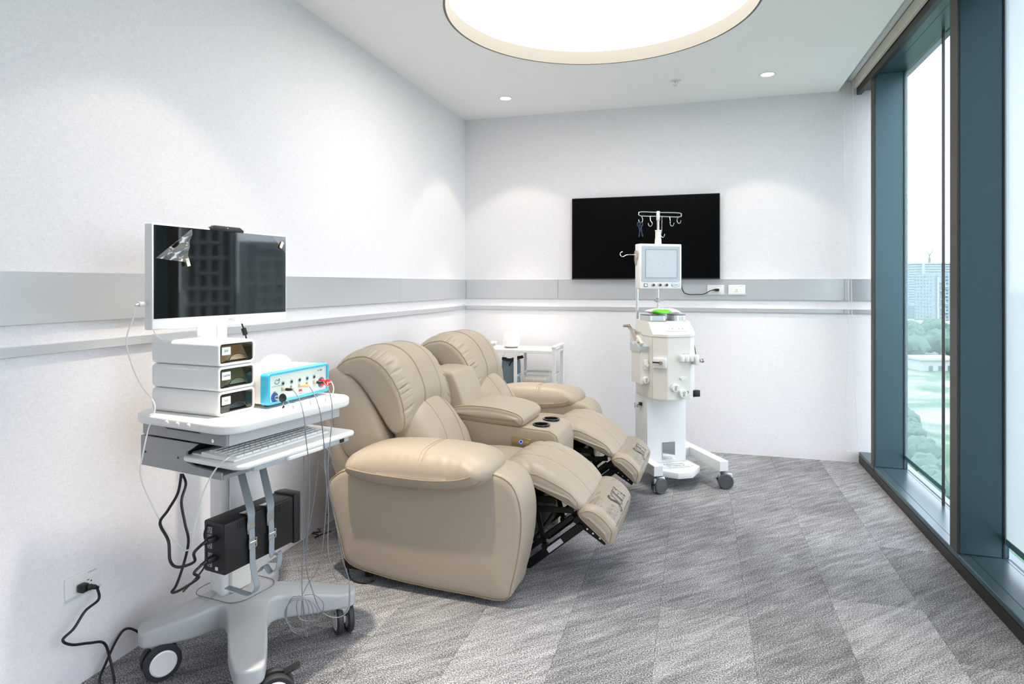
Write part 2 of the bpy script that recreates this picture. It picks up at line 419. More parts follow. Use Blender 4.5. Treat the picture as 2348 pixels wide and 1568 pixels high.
m = mat('luminous ceiling film', (.95, .95, .93), .6, emit=(1, .975, .93), es=PANEL_E)
tag(obj('ceiling_light_panel', bm, m), 'large round glowing white light panel recessed in the ceiling', 'ceiling light')
# blind recess beyond the ceiling edge
bm = B(); bx(bm, XC-.02, 1.34, YR, Y0, 2.845, 2.95); struct(obj('trim_2', bm, M_CEIL, smooth=False))
# silver wall bands
def band(name, pieces, zz):
    bm = B()
    for x0, x1, y0, y1 in pieces: bx(bm, x0, x1, y0, y1, zz[0], zz[1], .001, 1)
    struct(obj(name, bm, M_SILVER))
T_ = .013; g = .0012
for k, zz in enumerate(((1.170, 1.327), (1.077, 1.107))):
    band('trim_%d' % (3+k), [(XL, XL+T_, a+g, b-g) for a, b in ((YR, .2), (.2, 3.825), (3.825, Y0))], zz)
    band('trim_%d' % (5+k), [(a+g, b-g, Y0-T_, Y0) for a, b in ((XL+T_, -1.098), (-1.098, 1.02), (1.02, 1.31))], zz)
# kerb, sill, head and mullions of the window wall
bm = B(); bx(bm, XK, 1.36, YR, Y0, 0, .052); struct(obj('baseboard_right', bm, M_BLACKF, smooth=False))
MULL = [(4.69, 4.757), (3.285, 3.372), (1.885, 1.972), (.485, .572), (-.915, -.828)]
bm = B(); bx(bm, XK+.002, 1.36, YR, Y0, .052, .079, .003, 1)
struct(obj('trim_7', bm, M_FRAME))
bm = B()
for x in (1.165, 1.298): bx(bm, x, x+.0025, YR, 4.69, .0785, .0798)
for y in (4.69, 2.1): bx(bm, XK-.0006, XK+.002, y, y+.003, .003, .078)
struct(obj('trim_8', bm, M_BLACKF, smooth=False))
bm = B(); bx(bm, 1.135, 1.36, YR, Y0, 2.682, 2.845, .002, 1); bx(bm, 1.20, 1.203, YR, 4.69, 2.6805, 2.683); struct(obj('trim_9', bm, M_FRAME))
bm = B(); bx(bm, 1.103, 1.135, YR, Y0, 2.655, 2.845, .002, 1); struct(obj('trim_10', bm, M_BLACKF))
for k, (a, b) in enumerate(MULL):
    bm = B(); bx(bm, XK+.01, 1.318, a+.004, b-.004, .079, 2.682, .003, 1)
    o = obj('window_frame', bm, M_FRAME); o.name = 'trim_%d' % (11+k); struct(o)
    bm = B(); bx(bm, XK, XK+.0102, a, b, .079, 2.655, .002, 1)
    e_ = obj('mullion_cap', bm, M_EDGE, o)
    bm = B(); bx(bm, 1.292, 1.298, b-.006, b+.002, .079, 2.68); obj('gasket', bm, M_BLACKF, o, smooth=False)
    bm = B(); bx(bm, 1.292, 1.298, a-.002, a+.006, .079, 2.68); obj('gasket', bm, M_BLACKF, o, smooth=False)
ED = [(4.757, Y0)]+[(MULL[k+1][1], MULL[k][0]) for k in range(4)]
bm = B(); bx(bm, XK, 1.36, YR, -.915, .079, 2.845); struct(obj('wall_light_block', bm, M_WALL, smooth=False))  # unseen wall added over the last bay to cut light on the sofa side
for k, (a, b) in enumerate(ED):
    bm = B(); bx(bm, XG, XG+.012, a-.003, b+.003, .079, 2.682); struct(obj('window_%d' % (k+1), bm, M_PANE, smooth=False))
# solar screens with a bottom bar
YJ = 3.995
def screen(y0, y1, m, label):
    t = thing('roller_screen', label, 'roller blind', (1.3025, (y0+y1)/2, .15), group=None); h = (y1-y0)/2
    bm = B(); bx(bm, -.0006, .0006, -h, h, .02, 2.528); obj('screen_fabric', bm, m, t, smooth=False)
    bm = B(); bx(bm, -.004, .004, -h, h, -.008, .02, .002, 1); obj('bottom_bar', bm, mat('screen bar', rgb(72, 104, 112), .5), t)
    return t
screen(YJ, 4.685, M_SCREEN, 'sheer pale roller screen hanging in the narrow far window bay')
screen(1.98, 3.28, M_SCREEN2, 'dense pale roller screen in the window bay at the right edge of the photo')
bm = B(); bx(bm, 1.284, 1.296, YJ-.016, YJ-.004, .08, 2.68); struct(obj('trim_16', bm, M_BLACKF, smooth=False))
# blind headrail and its chain loop
t = thing('roller_blind', 'rolled-up white blind in the ceiling recess along the window wall', 'roller blind', (1.06, 1.8, 2.76))
bm = B(); bx(bm, .018, .04, -3.35, 3.27, -.062, .005, .002, 1); obj('fascia', bm, M_CREAM2, t)
bm = B(); cyl(bm, (0, -3.35, .018), (0, 3.27, .018), .021, n=24); obj('roller_tube', bm, mat('blind fabric roll', rgb(222, 224, 226), .8), t)
bm = B(); bx(bm, -.012, .012, -3.36, 3.28, .038, .083); obj('bracket', bm, M_WHITEM, t, smooth=False)
def cord(xa, xb, y, label):
    bm = B()
    P = [(xa, y, 2.76), (xa+.004, y, 2.0), (xa+.03, y, 1.3), (xa+.022, y, .7), (xa+.002, y, .25), (xa-.002, y, .15), (xa+.016, y-.004, .095), (xb+.012, y, .10), (xb+.03, y, .16), (xb+.027, y, .3), (xb+.008, y, .75), (xb-.01, y, 1.3), (xb, y, 2.0), (xb, y, 2.76)]
    tube(bm, P, .0022, 6, smooth=8); tag(obj('blind_cord', bm, M_CABLEW), label, 'blind cord')
cord(1.008, 1.066, 5.03, 'long looped white blind cord hanging beside the window corner')

# downlights and sprinkler
def downlight(x, y, label, grp=None):
    t = thing('downlight', label, 'ceiling light', (x, y, H), group=grp)
    bm = B(); lathe(bm, [(.052, 0), (.052, -.003), (.046, -.005), (.041, -.003), (.041, 0)], n=40); obj('trim_ring', bm, M_WHITEM, t)
    bm = B(); lathe(bm, [(0, -.002), (.041, -.002), (.041, 0), (0, 0)], n=40)
    obj('diffuser', bm, mat('lit diffuser', (1, 1, 1), .5, emit=(1, .93, .84), es=6), t)
downlight(*DL_SPOTS[0], 'small round downlight in the ceiling nearer the room corner')
downlight(*DL_SPOTS[1], 'small round downlight in the ceiling nearer the windows')
t = thing('sprinkler_head', 'small chrome fire sprinkler hanging from the ceiling between two downlights', 'sprinkler', (-.149, 4.498, H))
bm = B(); lathe(bm, [(0, 0), (.040, 0), (.038, -.004), (.018, -.006), (0, -.006)], n=28); obj('escutcheon', bm, M_WHITEM, t)
bm = B(); lathe(bm, [(0, -.006), (.019, -.006), (.019, -.016), (.012, -.024), (.010, -.034), (.015, -.036), (.015, -.039), (0, -.039)], n=20); obj('spray_head', bm, M_CHROME, t)

# ---- outlets
def outlet(name, label, P, ux, un, word, plugpos=None, holes=True, jack=False):
    """P centre on the wall, ux = right along wall as seen, un = wall normal into the room"""
    ux = Vector(ux); un = Vector(un); up = Vector((0, 0, 1)); P = Vector(P)
    f = lambda x, y, z: tuple(P+ux*x+up*y+un*z)
    t = thing(name, label, 'wall outlet', P)
    f = lambda x, y, z: tuple(ux*x+up*y+un*z)
    bm = B(); softslab(bm, rrect(.122, .074, .003), 0, .008, .003, f); obj('cover_plate', bm, M_WHITE, t)
    bm = B(); prism(bm, [(-.061, -.037), (.061, -.037), (.061, -.027), (-.061, -.027)], .0075, .0085, f); obj('lower_lip', bm, mat('outlet lip', rgb(205, 212, 212), .4), t)
    if holes:
        bm = B(); softslab(bm, rrect(.066, .034, .003, cx=-.004), .007, .0105, .0012, f); obj('socket_insert', bm, M_WHITE, t)
        bm = B()
        for cx_ in (.016,):
            for yy in (-.007, .007): prism(bm, [(cx_-.007, yy-.0012), (cx_+.001, yy-.0012), (cx_+.001, yy+.0012), (cx_-.007, yy+.0012)], .0103, .0109, f)
            prism(bm, [(cx_+.008+.0026*math.cos(a*PI/6), .0026*math.sin(a*PI/6)) for a in range(12)], .0103, .0109, f)
        obj('socket_slot', bm, M_INK, t, smooth=False)
    if jack:
        bm = B(); softslab(bm, rrect(.024, .026, .002), .007, .010, .001, f); obj('jack_insert', bm, M_WHITE, t)
        bm = B(); prism(bm, [(-.004, -.003), (.004, -.003), (.004, .004), (-.004, .004)], .0098, .0104, f); obj('jack_port', bm, M_INKG, t, smooth=False)
    if word: text(word, .0082, basis(ux*.030+up*.029+un*.0083, ux, up), M_INKG, t, sx=.95)
    return t
outlet('wall_outlet', 'white wall outlet marked 110V low on the left wall, black plug in it', (XL, 1.572, .322), (0, 1, 0), (1, 0, 0), '110V-(31)')
outlet('wall_outlet', 'white wall outlet with black plug below the right corner of the television', (.132, Y0-T_, 1.245), (1, 0, 0), (0, -1, 0), '110V-(32)')
outlet('wall_outlet', 'white wall plate with one small jack, right of the plugged outlet', (.284, Y0-T_, 1.245), (1, 0, 0), (0, -1, 0), 'TV/DATA', holes=False, jack=True)

# ---- television
t = thing('television', 'large black flat television mounted on the back wall', 'television', (-.405, Y0-.06, 1.652))
bm = B(); bx(bm, -.568, .568, 0, .022, -.326, .326, .004, 2); bx(bm, -.40, .40, .022, .05, -.25, .12, .01, 2); obj('casing', bm, M_BLACK, t)
bm = B(); bx(bm, -.562, .562, -.0012, .0005, -.316, .321); obj('screen', bm, M_TV, t, smooth=False)
bm = B(); bx(bm, -.568, .568, -.003, .0, -.326, -.3165, .001, 1); obj('bottom_bezel', bm, mat('tv bezel', rgb(40, 38, 38), .3), t)
bm = B(); bx(bm, -.12, .12, .04, .06, -.12, .12); obj('wall_mount', bm, M_BLACKM, t, smooth=False)
t = thing('power_cord', 'black power cord hanging under the television to the outlet plug', 'cable', (.10, Y0-T_-.0085, 1.243))
bm = B(); tube(bm, [(-.22, .0, .14), (-.222, -.006, .05), (-.205, -.008, -.012), (-.17, -.008, -.032), (-.11, -.008, -.034), (-.055, -.008, -.03), (-.01, -.014, -.006), (.014, -.02, .002), (.028, -.02, .003)], .0032, 8); obj('cord', bm, M_BLACK, t)
bm = B(); box(bm, (.042, -.016, .002), (.032, .026, .020), .006, 3); cyl(bm, (.006, -.019, .001), (.03, -.017, .002), .004, .007, 12); obj('plug', bm, M_BLACK, t)

# ================================================================== OUTSIDE
GZ = -40.0
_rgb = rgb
def rgb(r, g, b): return tuple(c*.46 for c in _rgb(r, g, b))      # darkens outside colours against the bright sky; their pale haze is painted in
def gmat():
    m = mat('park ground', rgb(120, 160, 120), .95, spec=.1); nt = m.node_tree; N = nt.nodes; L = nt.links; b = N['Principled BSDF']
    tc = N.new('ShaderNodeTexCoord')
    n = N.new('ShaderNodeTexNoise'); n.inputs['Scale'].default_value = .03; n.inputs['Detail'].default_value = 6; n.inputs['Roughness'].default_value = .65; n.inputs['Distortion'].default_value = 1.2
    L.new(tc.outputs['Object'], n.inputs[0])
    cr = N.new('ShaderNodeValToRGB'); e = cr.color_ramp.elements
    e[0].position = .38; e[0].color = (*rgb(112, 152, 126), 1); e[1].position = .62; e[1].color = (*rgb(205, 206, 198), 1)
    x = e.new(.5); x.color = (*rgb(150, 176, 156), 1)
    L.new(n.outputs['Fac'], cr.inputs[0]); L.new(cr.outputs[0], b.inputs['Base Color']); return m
bm = B(); bx(bm, -800, 2600, -800, 3600, GZ-1, GZ)
o = obj('ground', bm, gmat(), smooth=False); struct(o)
def facade(name, wall, glass, sx, sz, w=.62, h=.6):
    """window grid facade"""
    m = mat(name, wall, .7); nt = m.node_tree; N = nt.nodes; L = nt.links; b = N['Principled BSDF']
    tc = N.new('ShaderNodeTexCoord'); sp = N.new('ShaderNodeSeparateXYZ'); L.new(tc.outputs['Object'], sp.inputs[0])
    ad = N.new('ShaderNodeMath'); ad.operation = 'ADD'; L.new(sp.outputs[0], ad.inputs[0]); L.new(sp.outputs[1], ad.inputs[1])
    rs = []
    for src, d, ww in ((ad.outputs[0], sx, w), (sp.outputs[2], sz, h)):
        a = N.new('ShaderNodeMath'); a.operation = 'DIVIDE'; L.new(src, a.inputs[0]); a.inputs[1].default_value = d
        f = N.new('ShaderNodeMath'); f.operation = 'FRACT'; L.new(a.outputs[0], f.inputs[0])
        q = N.new('ShaderNodeMath'); q.operation = 'LESS_THAN'; L.new(f.outputs[0], q.inputs[0]); q.inputs[1].default_value = ww; rs.append(q)
    mu = N.new('ShaderNodeMath'); mu.operation = 'MULTIPLY'; L.new(rs[0].outputs[0], mu.inputs[0]); L.new(rs[1].outputs[0], mu.inputs[1])
    mx = N.new('ShaderNodeMix'); mx.data_type = 'RGBA'; mx.inputs['A'].default_value = (*wall, 1); mx.inputs['B'].default_value = (*glass, 1)
    L.new(mu.outputs[0], mx.inputs['Factor']); L.new(mx.outputs['Result'], b.inputs['Base Color']); return m
def azd(px, D): r = ray(px, 651); v = Vector((r.x, r.y, 0)); return v*D      # a point at view depth D along a sight line
def zat(py, D): return EYE+(CY-py)/F_PX*D
def house(name, label, px0, px1, ytop, D, depth, m, cat='building', roof=None, zb=None, group=None):
    a, b = azd(px0, D), azd(px1, D); w = (b-a).length; c = (a+b)/2; u = (b-a).normalized(); dn = Vector((-u.y, u.x, 0))
    if dn.dot(c) < 0: dn = -dn
    zt = zat(ytop, D); zb = GZ if zb is None else zb
    t = thing(name, label, cat, (c.x, c.y, GZ), math.atan2(u.y, u.x), group)
    bm = B(); bx(bm, -w/2, w/2, 0, depth, zb-GZ, zt-GZ); obj('block', bm, m, t, smooth=False)
    if roof:
        bm = B(); bx(bm, -w/2-1, w/2+1, -1, depth+1, zt-GZ, zt-GZ+roof[0]); obj('roof', bm, roof[1], t, smooth=False)
    return t, w, zt-GZ
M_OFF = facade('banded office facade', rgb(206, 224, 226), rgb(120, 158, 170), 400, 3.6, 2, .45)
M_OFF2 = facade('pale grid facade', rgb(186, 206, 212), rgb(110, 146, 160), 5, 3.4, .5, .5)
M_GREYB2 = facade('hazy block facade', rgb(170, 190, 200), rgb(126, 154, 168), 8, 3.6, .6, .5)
t, w, h = house('office_building', 'pale glass office block with a crane on top, seen through the far window', 2102, 2192, 605, 900, 60, M_OFF, roof=(1.5, mat('white roof', rgb(230, 234, 234), .7)))
bm = B(); bx(bm, -w*.38, -w*.30, -1, 3, 10, h+.5); obj('stair_tower', bm, mat('pale concrete', rgb(226, 234, 236), .8), t, smooth=False)
t2 = thing('tower_crane', 'small grey crane standing on the office block roof outside the window', 'crane', tuple(azd(2131, 915))[:2]+(zat(605, 900)+1.51,))
bm = B(); bx(bm, -1.4, 1.4, -1, 1, 0, 8); bx(bm, -.6, .6, -.6, .6, 6, 13); cyl(bm, (0, 0, 10), (9, 0, 28), .7, .3, 6); cyl(bm, (0, 0, 12), (-4, 0, 17), .6, .4, 6); cyl(bm, (-4, 0, 17), (8, 0, 26), .15, .15, 5)
obj('crane_mast', bm, mat('crane grey', rgb(120, 140, 150), .6), t2, smooth=False)
house('apartment_building', 'low hazy grey apartment block left of the office tower outside', 2068, 2102, 610, 1000, 40, M_GREYB2)
t, w, h = house('apartment_building', 'pale block with a zigzag of white balconies in front of the office tower', 2140, 2196, 628, 640, 30, M_OFF2)
bm = B()
for k in range(9):
    x = -w*.28+(k % 2)*2.2; z = h-9-k*4.3
    bx(bm, x, x+5.5, -2.5, 0, z, z+.9); bx(bm, x+(0 if k % 2 else 4.6), x+(.9 if k % 2 else 5.5), -2.5, 0, z-3.4, z)
bx(bm, -w*.36, -w*.30, -1.5, 0, 0, h-3); obj('balcony_zigzag', bm, mat('white concrete', rgb(238, 240, 238), .7), t, smooth=False)
house('apartment_building', 'wide hazy block at the foot of the office tower outside', 2064, 2150, 700, 760, 30, M_GREYB2)
house('apartment_building', 'dark hazy block beyond the trees in the bright strip of window', 2178, 2215, 640, 800, 40, M_GREYB2)
# raised road
bm = B(); D = 560
for (ya, yb, dz) in ((738, 752, 0), (748, 764, -5)):
    a = azd(2020, D); b = azd(2420, D-60); u = (b-a).normalized(); nn = Vector((-u.y, u.x, 0)); zz = zat(ya, D)
    for q in (0,): 
        R = Matrix.Rotation(math.atan2(u.y, u.x), 3, 'Z'); box(bm, ((a+b)/2+nn*(14 if dz == 0 else -6)+Vector((0, 0, zz+dz*.6))), ((b-a).length, 9, 2.6), R=R)
    for k in range(9): 
        p = a.lerp(b, k/8)+nn*(14 if dz == 0 else -6); cyl(bm, (p.x, p.y, GZ), (p.x, p.y, zz+dz*.6-1), 1.3, n=8)
tag(obj('elevated_road', bm, mat('white concrete road', rgb(232, 238, 236), .8), smooth=False), 'pale elevated road crossing the park outside the far window', 'road')
def tree(name, label, x, y, r, hgt, grp):
    t = thing(name, label, 'tree', (x, y, GZ), group=grp)
    bm = B(); cyl(bm, (0, 0, 0), (0, 0, hgt*.5), r*.09, r*.06, 8); obj('trunk', bm, mat('bark', rgb(96, 84, 70), .9), t)
    bm = B()
    for k in range(7):
        a = k*2.4; c = (math.cos(a)*r*.5*(k > 0), math.sin(a)*r*.5*(k > 0), hgt*(.55+.09*(k % 4)))
        q = bmesh.ops.create_icosphere(bm, subdivisions=2, radius=r*random.uniform(.5, .7), matrix=Matrix.Translation(c))
        for v in q['verts']: v.co += Vector((random.uniform(-1, 1), random.uniform(-1, 1), random.uniform(-1, 1)))*r*.10
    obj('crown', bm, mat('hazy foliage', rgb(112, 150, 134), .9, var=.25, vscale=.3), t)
rt = random.Random(3); spots_ = []
for k in range(900):
    D = rt.uniform(330, 480); px = rt.uniform(2066, 2230); p = azd(px, D)
    if len(spots_) >= 40 or any((p-q).length < 25 for q in spots_): continue
    spots_.append(p); tree('park_tree', 'rounded green tree in the wooded belt below the elevated road', p.x, p.y, rt.uniform(8, 10), rt.uniform(10, 14), 'trees in the park belt')
for k in range(9):
    D = 190-k*9; px = 2070+k*9; p = azd(px, D); tree('park_tree', 'low green bush on the lawn below the small white house', p.x, p.y, rt.uniform(2, 3.4), rt.uniform(3, 5), 'bushes near the tower foot')
t, w, h = house('white_house', 'small white house with flat overhanging roof in the park outside', 2112, 2200, 826, 300, 12, mat('white render', rgb(232, 236, 234), .7), roof=(1.1, mat('white roof', rgb(230, 234, 234), .7)))
bm = B()
for x in (-4.5, 0, 4.5): bx(bm, x-.9, x+.9, -.15, .05, h-5.2, h-2.6)
bm.free()
for x in (-4.5, 0, 4.5):
    bm = B(); bx(bm, x-.9, x+.9, -.15, .05, h-5.2, h-2.6); obj('window', bm, mat('dark window', rgb(110, 140, 150), .4), t, smooth=False)
# towers to the side, mirrored in the cart monitor
def sidetower(az0, az1, elev, D, m, label, fins=0, fm=None):
    a0, a1 = math.radians(az0), math.radians(az1); o0 = Vector((-1.57, 1.83, 0))
    a = o0+Vector((math.cos(a0), math.sin(a0), 0))*D; b = o0+Vector((math.cos(a1), math.sin(a1), 0))*D
    u = (b-a).normalized(); w = (b-a).length; c = (a+b)/2; zt = EYE+D*math.tan(math.radians(elev))-GZ
    t = thing('residential_tower', label, 'building', (c.x, c.y, GZ), math.atan2(u.y, u.x))
    sg = -1 if Vector((-u.y, u.x, 0)).dot(c) < 0 else 1
    bm = B(); bx(bm, -w/2, w/2, 0, 14*sg, 0, zt); obj('block', bm, m, t, smooth=False)
    if fins:
        bm = B(); r2 = random.Random(int(az0*10))
        for k in range(fins):
            x = -w/2+w*(k+.5)/fins; bx(bm, x-.5, x+.5, -1.2*sg, 0, 0, zt-3*(k % 3))
        z = zt-2
        while z > 20: bx(bm, -w/2+(r2.random()*w*.3), w/2-(r2.random()*w*.3), -1.5*sg, 0, z, z+.8); z -= 3.3
        obj('balcony_grid', bm, fm, t, smooth=False)
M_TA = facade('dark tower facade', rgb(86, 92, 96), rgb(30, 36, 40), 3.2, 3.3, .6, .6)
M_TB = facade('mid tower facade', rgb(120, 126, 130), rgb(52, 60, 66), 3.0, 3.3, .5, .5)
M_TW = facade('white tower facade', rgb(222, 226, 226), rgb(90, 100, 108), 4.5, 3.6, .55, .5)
M_FIN = mat('grey balcony concrete', rgb(150, 156, 160), .7)
sidetower(32.5, 36.8, 9, 150, M_TA, 'tall dark apartment tower across the street to the right of the room', 5, M_FIN)
sidetower(36.9, 43, 3.6, 185, M_TB, 'lower grey apartment tower beside the tall dark one across the street', 6, mat('light balcony concrete', rgb(176, 180, 182), .7))
sidetower(28, 33.0, -.6, 110, M_TW, 'short white apartment building in front of the tall dark tower', 3, mat('white fin', rgb(225, 228, 228), .7))
sidetower(12, 27, 5, 220, M_TB, 'wide grey apartment slab farther along the street', 8, M_FIN)

rgb = _rgb
# ================================================================== THE RECLINER SOFA
SO = Vector((-.72, 2.39, 0)); SR = math.radians(-2)
sofa = thing('recliner_sofa', 'beige leather two-seat recliner sofa with both footrests raised and a centre console', 'sofa', SO, SR)
def L3(prof): return [(x+.72, z) for x, z in prof]          # written with room x, kept sofa-local
def pil(name, prof, y0, y1, r, m=M_LEATHER, parent=None, seams=(), **kw):
    P = Pillow(L3(prof), y0, y1, r, **kw); bm = B(); P.build(bm); o = obj(name, bm, m, parent or sofa, ang=60)
    return o, P
def piping(P, y, parent, r=.0028, extra=.001, i0=0, i1=None, name='piping', m=M_SEAM, closed=True):
    bm = B(); tube(bm, P.line(y, extra, i0, i1), r, 6, closed=closed and i1 is None, smooth=0); return obj(name, bm, m, parent)
def smooth01(x): x = max(0, min(1, x)); return x*x*(3-2*x)

# side arms
ARM = [(-.735, .03), (-.90, .027), (-1.10, .032), (-1.28, .045), (-1.45, .078), (-1.49, .16), (-1.525, .28), (-1.555, .40), (-1.53, .45), (-1.45, .49), (-1.25, .50), (-1.0, .515), (-.85, .535), (-.76, .53), (-.70, .495), (-.668, .42), (-.66, .33), (-.672, .22), (-.70, .10)]
PAD = [(-1.432, .522), (-1.40, .562), (-1.29, .594), (-1.10, .606), (-.93, .602), (-.84, .585), (-.798, .552), (-.806, .512), (-.865, .480), (-1.0, .458), (-1.2, .452), (-1.345, .466), (-1.418, .492)]
def armset(y0, y1, py0, py1, outer):
    o, P = pil('arm_panel', ARM, y0, y1, .035, capb=.012, ny=16, N=110)
    e = y0+.012 if outer < 0 else y1-.012
    piping(P, e, o, extra=.0025, i0=0)
    def puckers(u, t, p):
        a = math.exp(-((abs(t)-.86)/.16)**2)
        return -.0022*a*(.5+.5*math.sin(u*150+2*math.sin(u*41)))-.0035*math.exp(-((p.x+1.07-.72)/.012)**2)*(1 if p.z > .5 else 0)
    o, P = pil('arm_pad', PAD, py0, py1, .085, crown=.012, capb=.002, ny=44, N=160, disp=puckers, fmax=.985, spine=L3([(-1.385, .522), (-1.27, .511), (-1.05, .507), (-.91, .520), (-.852, .540)]))
    for yy in (py0-.001, py1+.001):
        bm = B(); tube(bm, [(x, yy, z) for x, z in L3([(-1.395, .524), (-1.27, .512), (-1.05, .508), (-.91, .521), (-.842, .542)])], .0028, 6, smooth=8); obj('piping', bm, M_SEAM, o)
    lowr = [i for i in range(P.N) if P.nr[i].z < -.35]; ye = py0+.030 if outer < 0 else py1-.030
    k0 = [i for i in lowr if (i-1) % P.N not in lowr][0]; rn = []; i = k0
    while i in lowr: rn.append(i); i = (i+1) % P.N
    bm = B(); tube(bm, [P.pt(i, ye, .001) for i in rn], .0018, 5, smooth=0); obj('piping', bm, M_SEAM, o)
    # cross stitch of the pad
    i = min(range(P.N), key=lambda k: (P.P[k].x-(-1.07+.72))**2+(P.P[k].z-.65)**2)
    ys = [py0+.02+(py1-py0-.04)*k/24 for k in range(25)]
    for dd in (0, 1):
        bm = B(); tube(bm, [P.pt(i+dd*2-1, y, .0008) for y in ys], .0011, 5, smooth=0); obj('stitching', bm, M_SEAM, o)
armset(0, .235, -.085, .245, -1)
armset(1.615, 1.85, 1.600, 1.90, 1)

# seats: the second one is the first moved along the sofa
HEAD = [(-1.70, .862), (-1.685, .905), (-1.62, .953), (-1.52, .976), (-1.44, .963), (-1.375, .918), (-1.33, .848), (-1.302, .77), (-1.290, .69), (-1.298, .625), (-1.34, .595), (-1.395, .63), (-1.47, .74), (-1.54, .83), (-1.63, .87)]
LUMB = [(-1.38, .722), (-1.33, .735), (-1.268, .70), (-1.208, .62), (-1.172, .53), (-1.145, .44), (-1.14, .38), (-1.25, .37), (-1.35, .45), (-1.39, .56), (-1.39, .66)]
SHELL = [(-1.735, .80), (-1.715, .868), (-1.66, .893), (-1.585, .865), (-1.51, .79), (-1.45, .70), (-1.40, .60), (-1.37, .50), (-1.40, .455), (-1.50, .44), (-1.60, .47), (-1.66, .56), (-1.70, .68)]
BACKP = [(-1.775, .72), (-1.745, .78), (-1.70, .76), (-1.655, .64), (-1.60, .52), (-1.53, .40), (-1.50, .30), (-1.56, .24), (-1.62, .30), (-1.68, .42), (-1.735, .58)]
SEAT = [(-1.16, .40), (-1.12, .445), (-1.02, .458), (-.92, .458), (-.86, .45), (-.835, .42), (-.85, .36), (-.95, .32), (-1.10, .32), (-1.16, .35)]
FOOTU = [(-.862, .44), (-.835, .478), (-.775, .500), (-.70, .499), (-.62, .473), (-.55, .430), (-.50, .385), (-.472, .345), (-.488, .318), (-.54, .338), (-.62, .378), (-.70, .405), (-.78, .405), (-.84, .405)]
FOOTL = [(-.502, .322), (-.485, .341), (-.455, .350), (-.415, .345), (-.375, .321), (-.345, .288), (-.335, .258), (-.348, .207), (-.368, .197), (-.40, .222), (-.44, .255), (-.49, .296)]
def seat(dy, w0, w1, tag_):
    y0, y1 = w0+dy, w1+dy; ym = (y0+y1)/2
    pil('back_shell', SHELL, y0-.045, y1+.045, .06, N=80, ny=18)
    pil('rear_panel', BACKP, y0-.03, y1+.03, .03, N=80, ny=14)
    def pleat(u, t, p):
        a = math.exp(-((abs(t)-.83)/.105)**2)
        w = smooth01((p.z-.62)/.12)*smooth01((p.x+1.70-.72)/.08)
        s_ = math.sin(u*205+1.6*math.sin(u*43)+1.5*t)
        ch = -.004*(math.exp(-((t+.28)/.022)**2)+math.exp(-((t-.42)/.022)**2))
        return -.012*a*w*max(0, s_)**3*(.6+.4*math.sin(u*67))+ch
    def arch(v, t, u):
        w = smooth01((.84-v.z)/.20); k = (1-abs(t)**2.6)
        return (v.x-.030*w*(k-.5), v.y, v.z+w*(.105*k-.04)-.012*(1-k)*(1-w))
    bk, P = pil('backrest_cushion', HEAD, y0-.02, y1+.02, .12, crown=.018, disp=pleat, mod=arch, N=320, ny=72, capb=.008, fmax=.42)
    piping(P, y0-.006, bk, r=.0032); piping(P, y1+.006, bk, r=.0032)
    for tt in (-.28, .42):
        yy = ym+(y1-y0)/2*tt; i0 = int(P.N*0); 
        bm = B(); tube(bm, P.line(yy, .0025), .0010, 5, closed=True, smooth=0); obj('stitching', bm, M_SEAM, bk)
    def lch(u, t, p): return -.003*(math.exp(-((t+.28)/.022)**2)+math.exp(-((t-.42)/.022)**2))
    def larch(v, t, u):
        w = smooth01((v.z-.50)/.16); k = 1-abs(t)**2.2
        return (v.x+.012*w*(1-k), v.y, v.z+w*(.10*k-.10))
    lb, P = pil('lumbar_cushion', LUMB, y0+.005, y1-.005, .07, crown=.012, disp=lch, mod=larch, N=120, ny=48, capb=.004)
    for tt in (-.28, .42):
        bm = B(); tube(bm, P.line(ym+(y1-y0)/2*tt, .002), .0010, 5, closed=True, smooth=0); obj('stitching', bm, M_SEAM, lb)
    pil('seat_cushion', SEAT, y0+.01, y1-.01, .035, crown=.012, N=80, ny=20)
    def fw(u, t, p):
        a = smooth01((-.60+.72-p.x)/.1+.4)*(1 if p.z > .40 else 0)
        return -.0035*a*max(0, math.sin((p.x*1.0+t*.16)*62+3*t))**2*(.4+abs(t))-.003*(math.exp(-((t+.36)/.02)**2)+math.exp(-((t-.36)/.02)**2))
    fu, P = pil('footrest_upper', FOOTU, y0+.01, y1+.0, .06, crown=.012, disp=fw, N=180, ny=48, capb=.004)
    piping(P, y0+.018, fu, r=.0026); piping(P, y1-.009, fu, r=.0026)
    for tt in (-.36, .36):
        bm = B(); tube(bm, P.line(ym+.005+(y1-y0-.01)/2*tt, .002), .0009, 5, closed=True, smooth=0); obj('stitching', bm, M_SEAM, fu)
    fl, P = pil('footrest_lower', FOOTL, y0, y1+.01, .045, crown=.006, N=140, ny=36, capb=.003)
    piping(P, y0+.009, fl, r=.0026); piping(P, y1+.001, fl, r=.0026)
    # clear plastic wrap with the printed maker's mark
    top = [i for i in range(P.N) if P.nr[i].x*.75+P.nr[i].z*.55 > .18 and P.P[i].z > .205]
    # order the run so that it starts at the hinge and ends at the tip
    st = [i for i in top if (i-1) % P.N not in top]; run = []; i = st[0]
    while i in top and len(run) < P.N: run.append(i); i = (i+1) % P.N
    if P.P[run[0]].x > P.P[run[-1]].x: run.reverse()
    yy = [y0+.055+(y1-y0-.06)*k/30 for k in range(31)]
    bm = B(); rows = [[bm.verts.new(P.pt(i, y, .0015+.0012*math.sin(y*70+i*.8)*math.sin(i*.35+y*11))) for y in yy] for i in run[3:]]
    for A, C in zip(rows, rows[1:]):
        for k in range(30): bm.faces.new((A[k], A[k+1], C[k+1], C[k]))
    obj('plastic_wrap', bm, M_WRAP, fl)
    # mapping from (across, down) on the pad face to space
    S_ = [0]
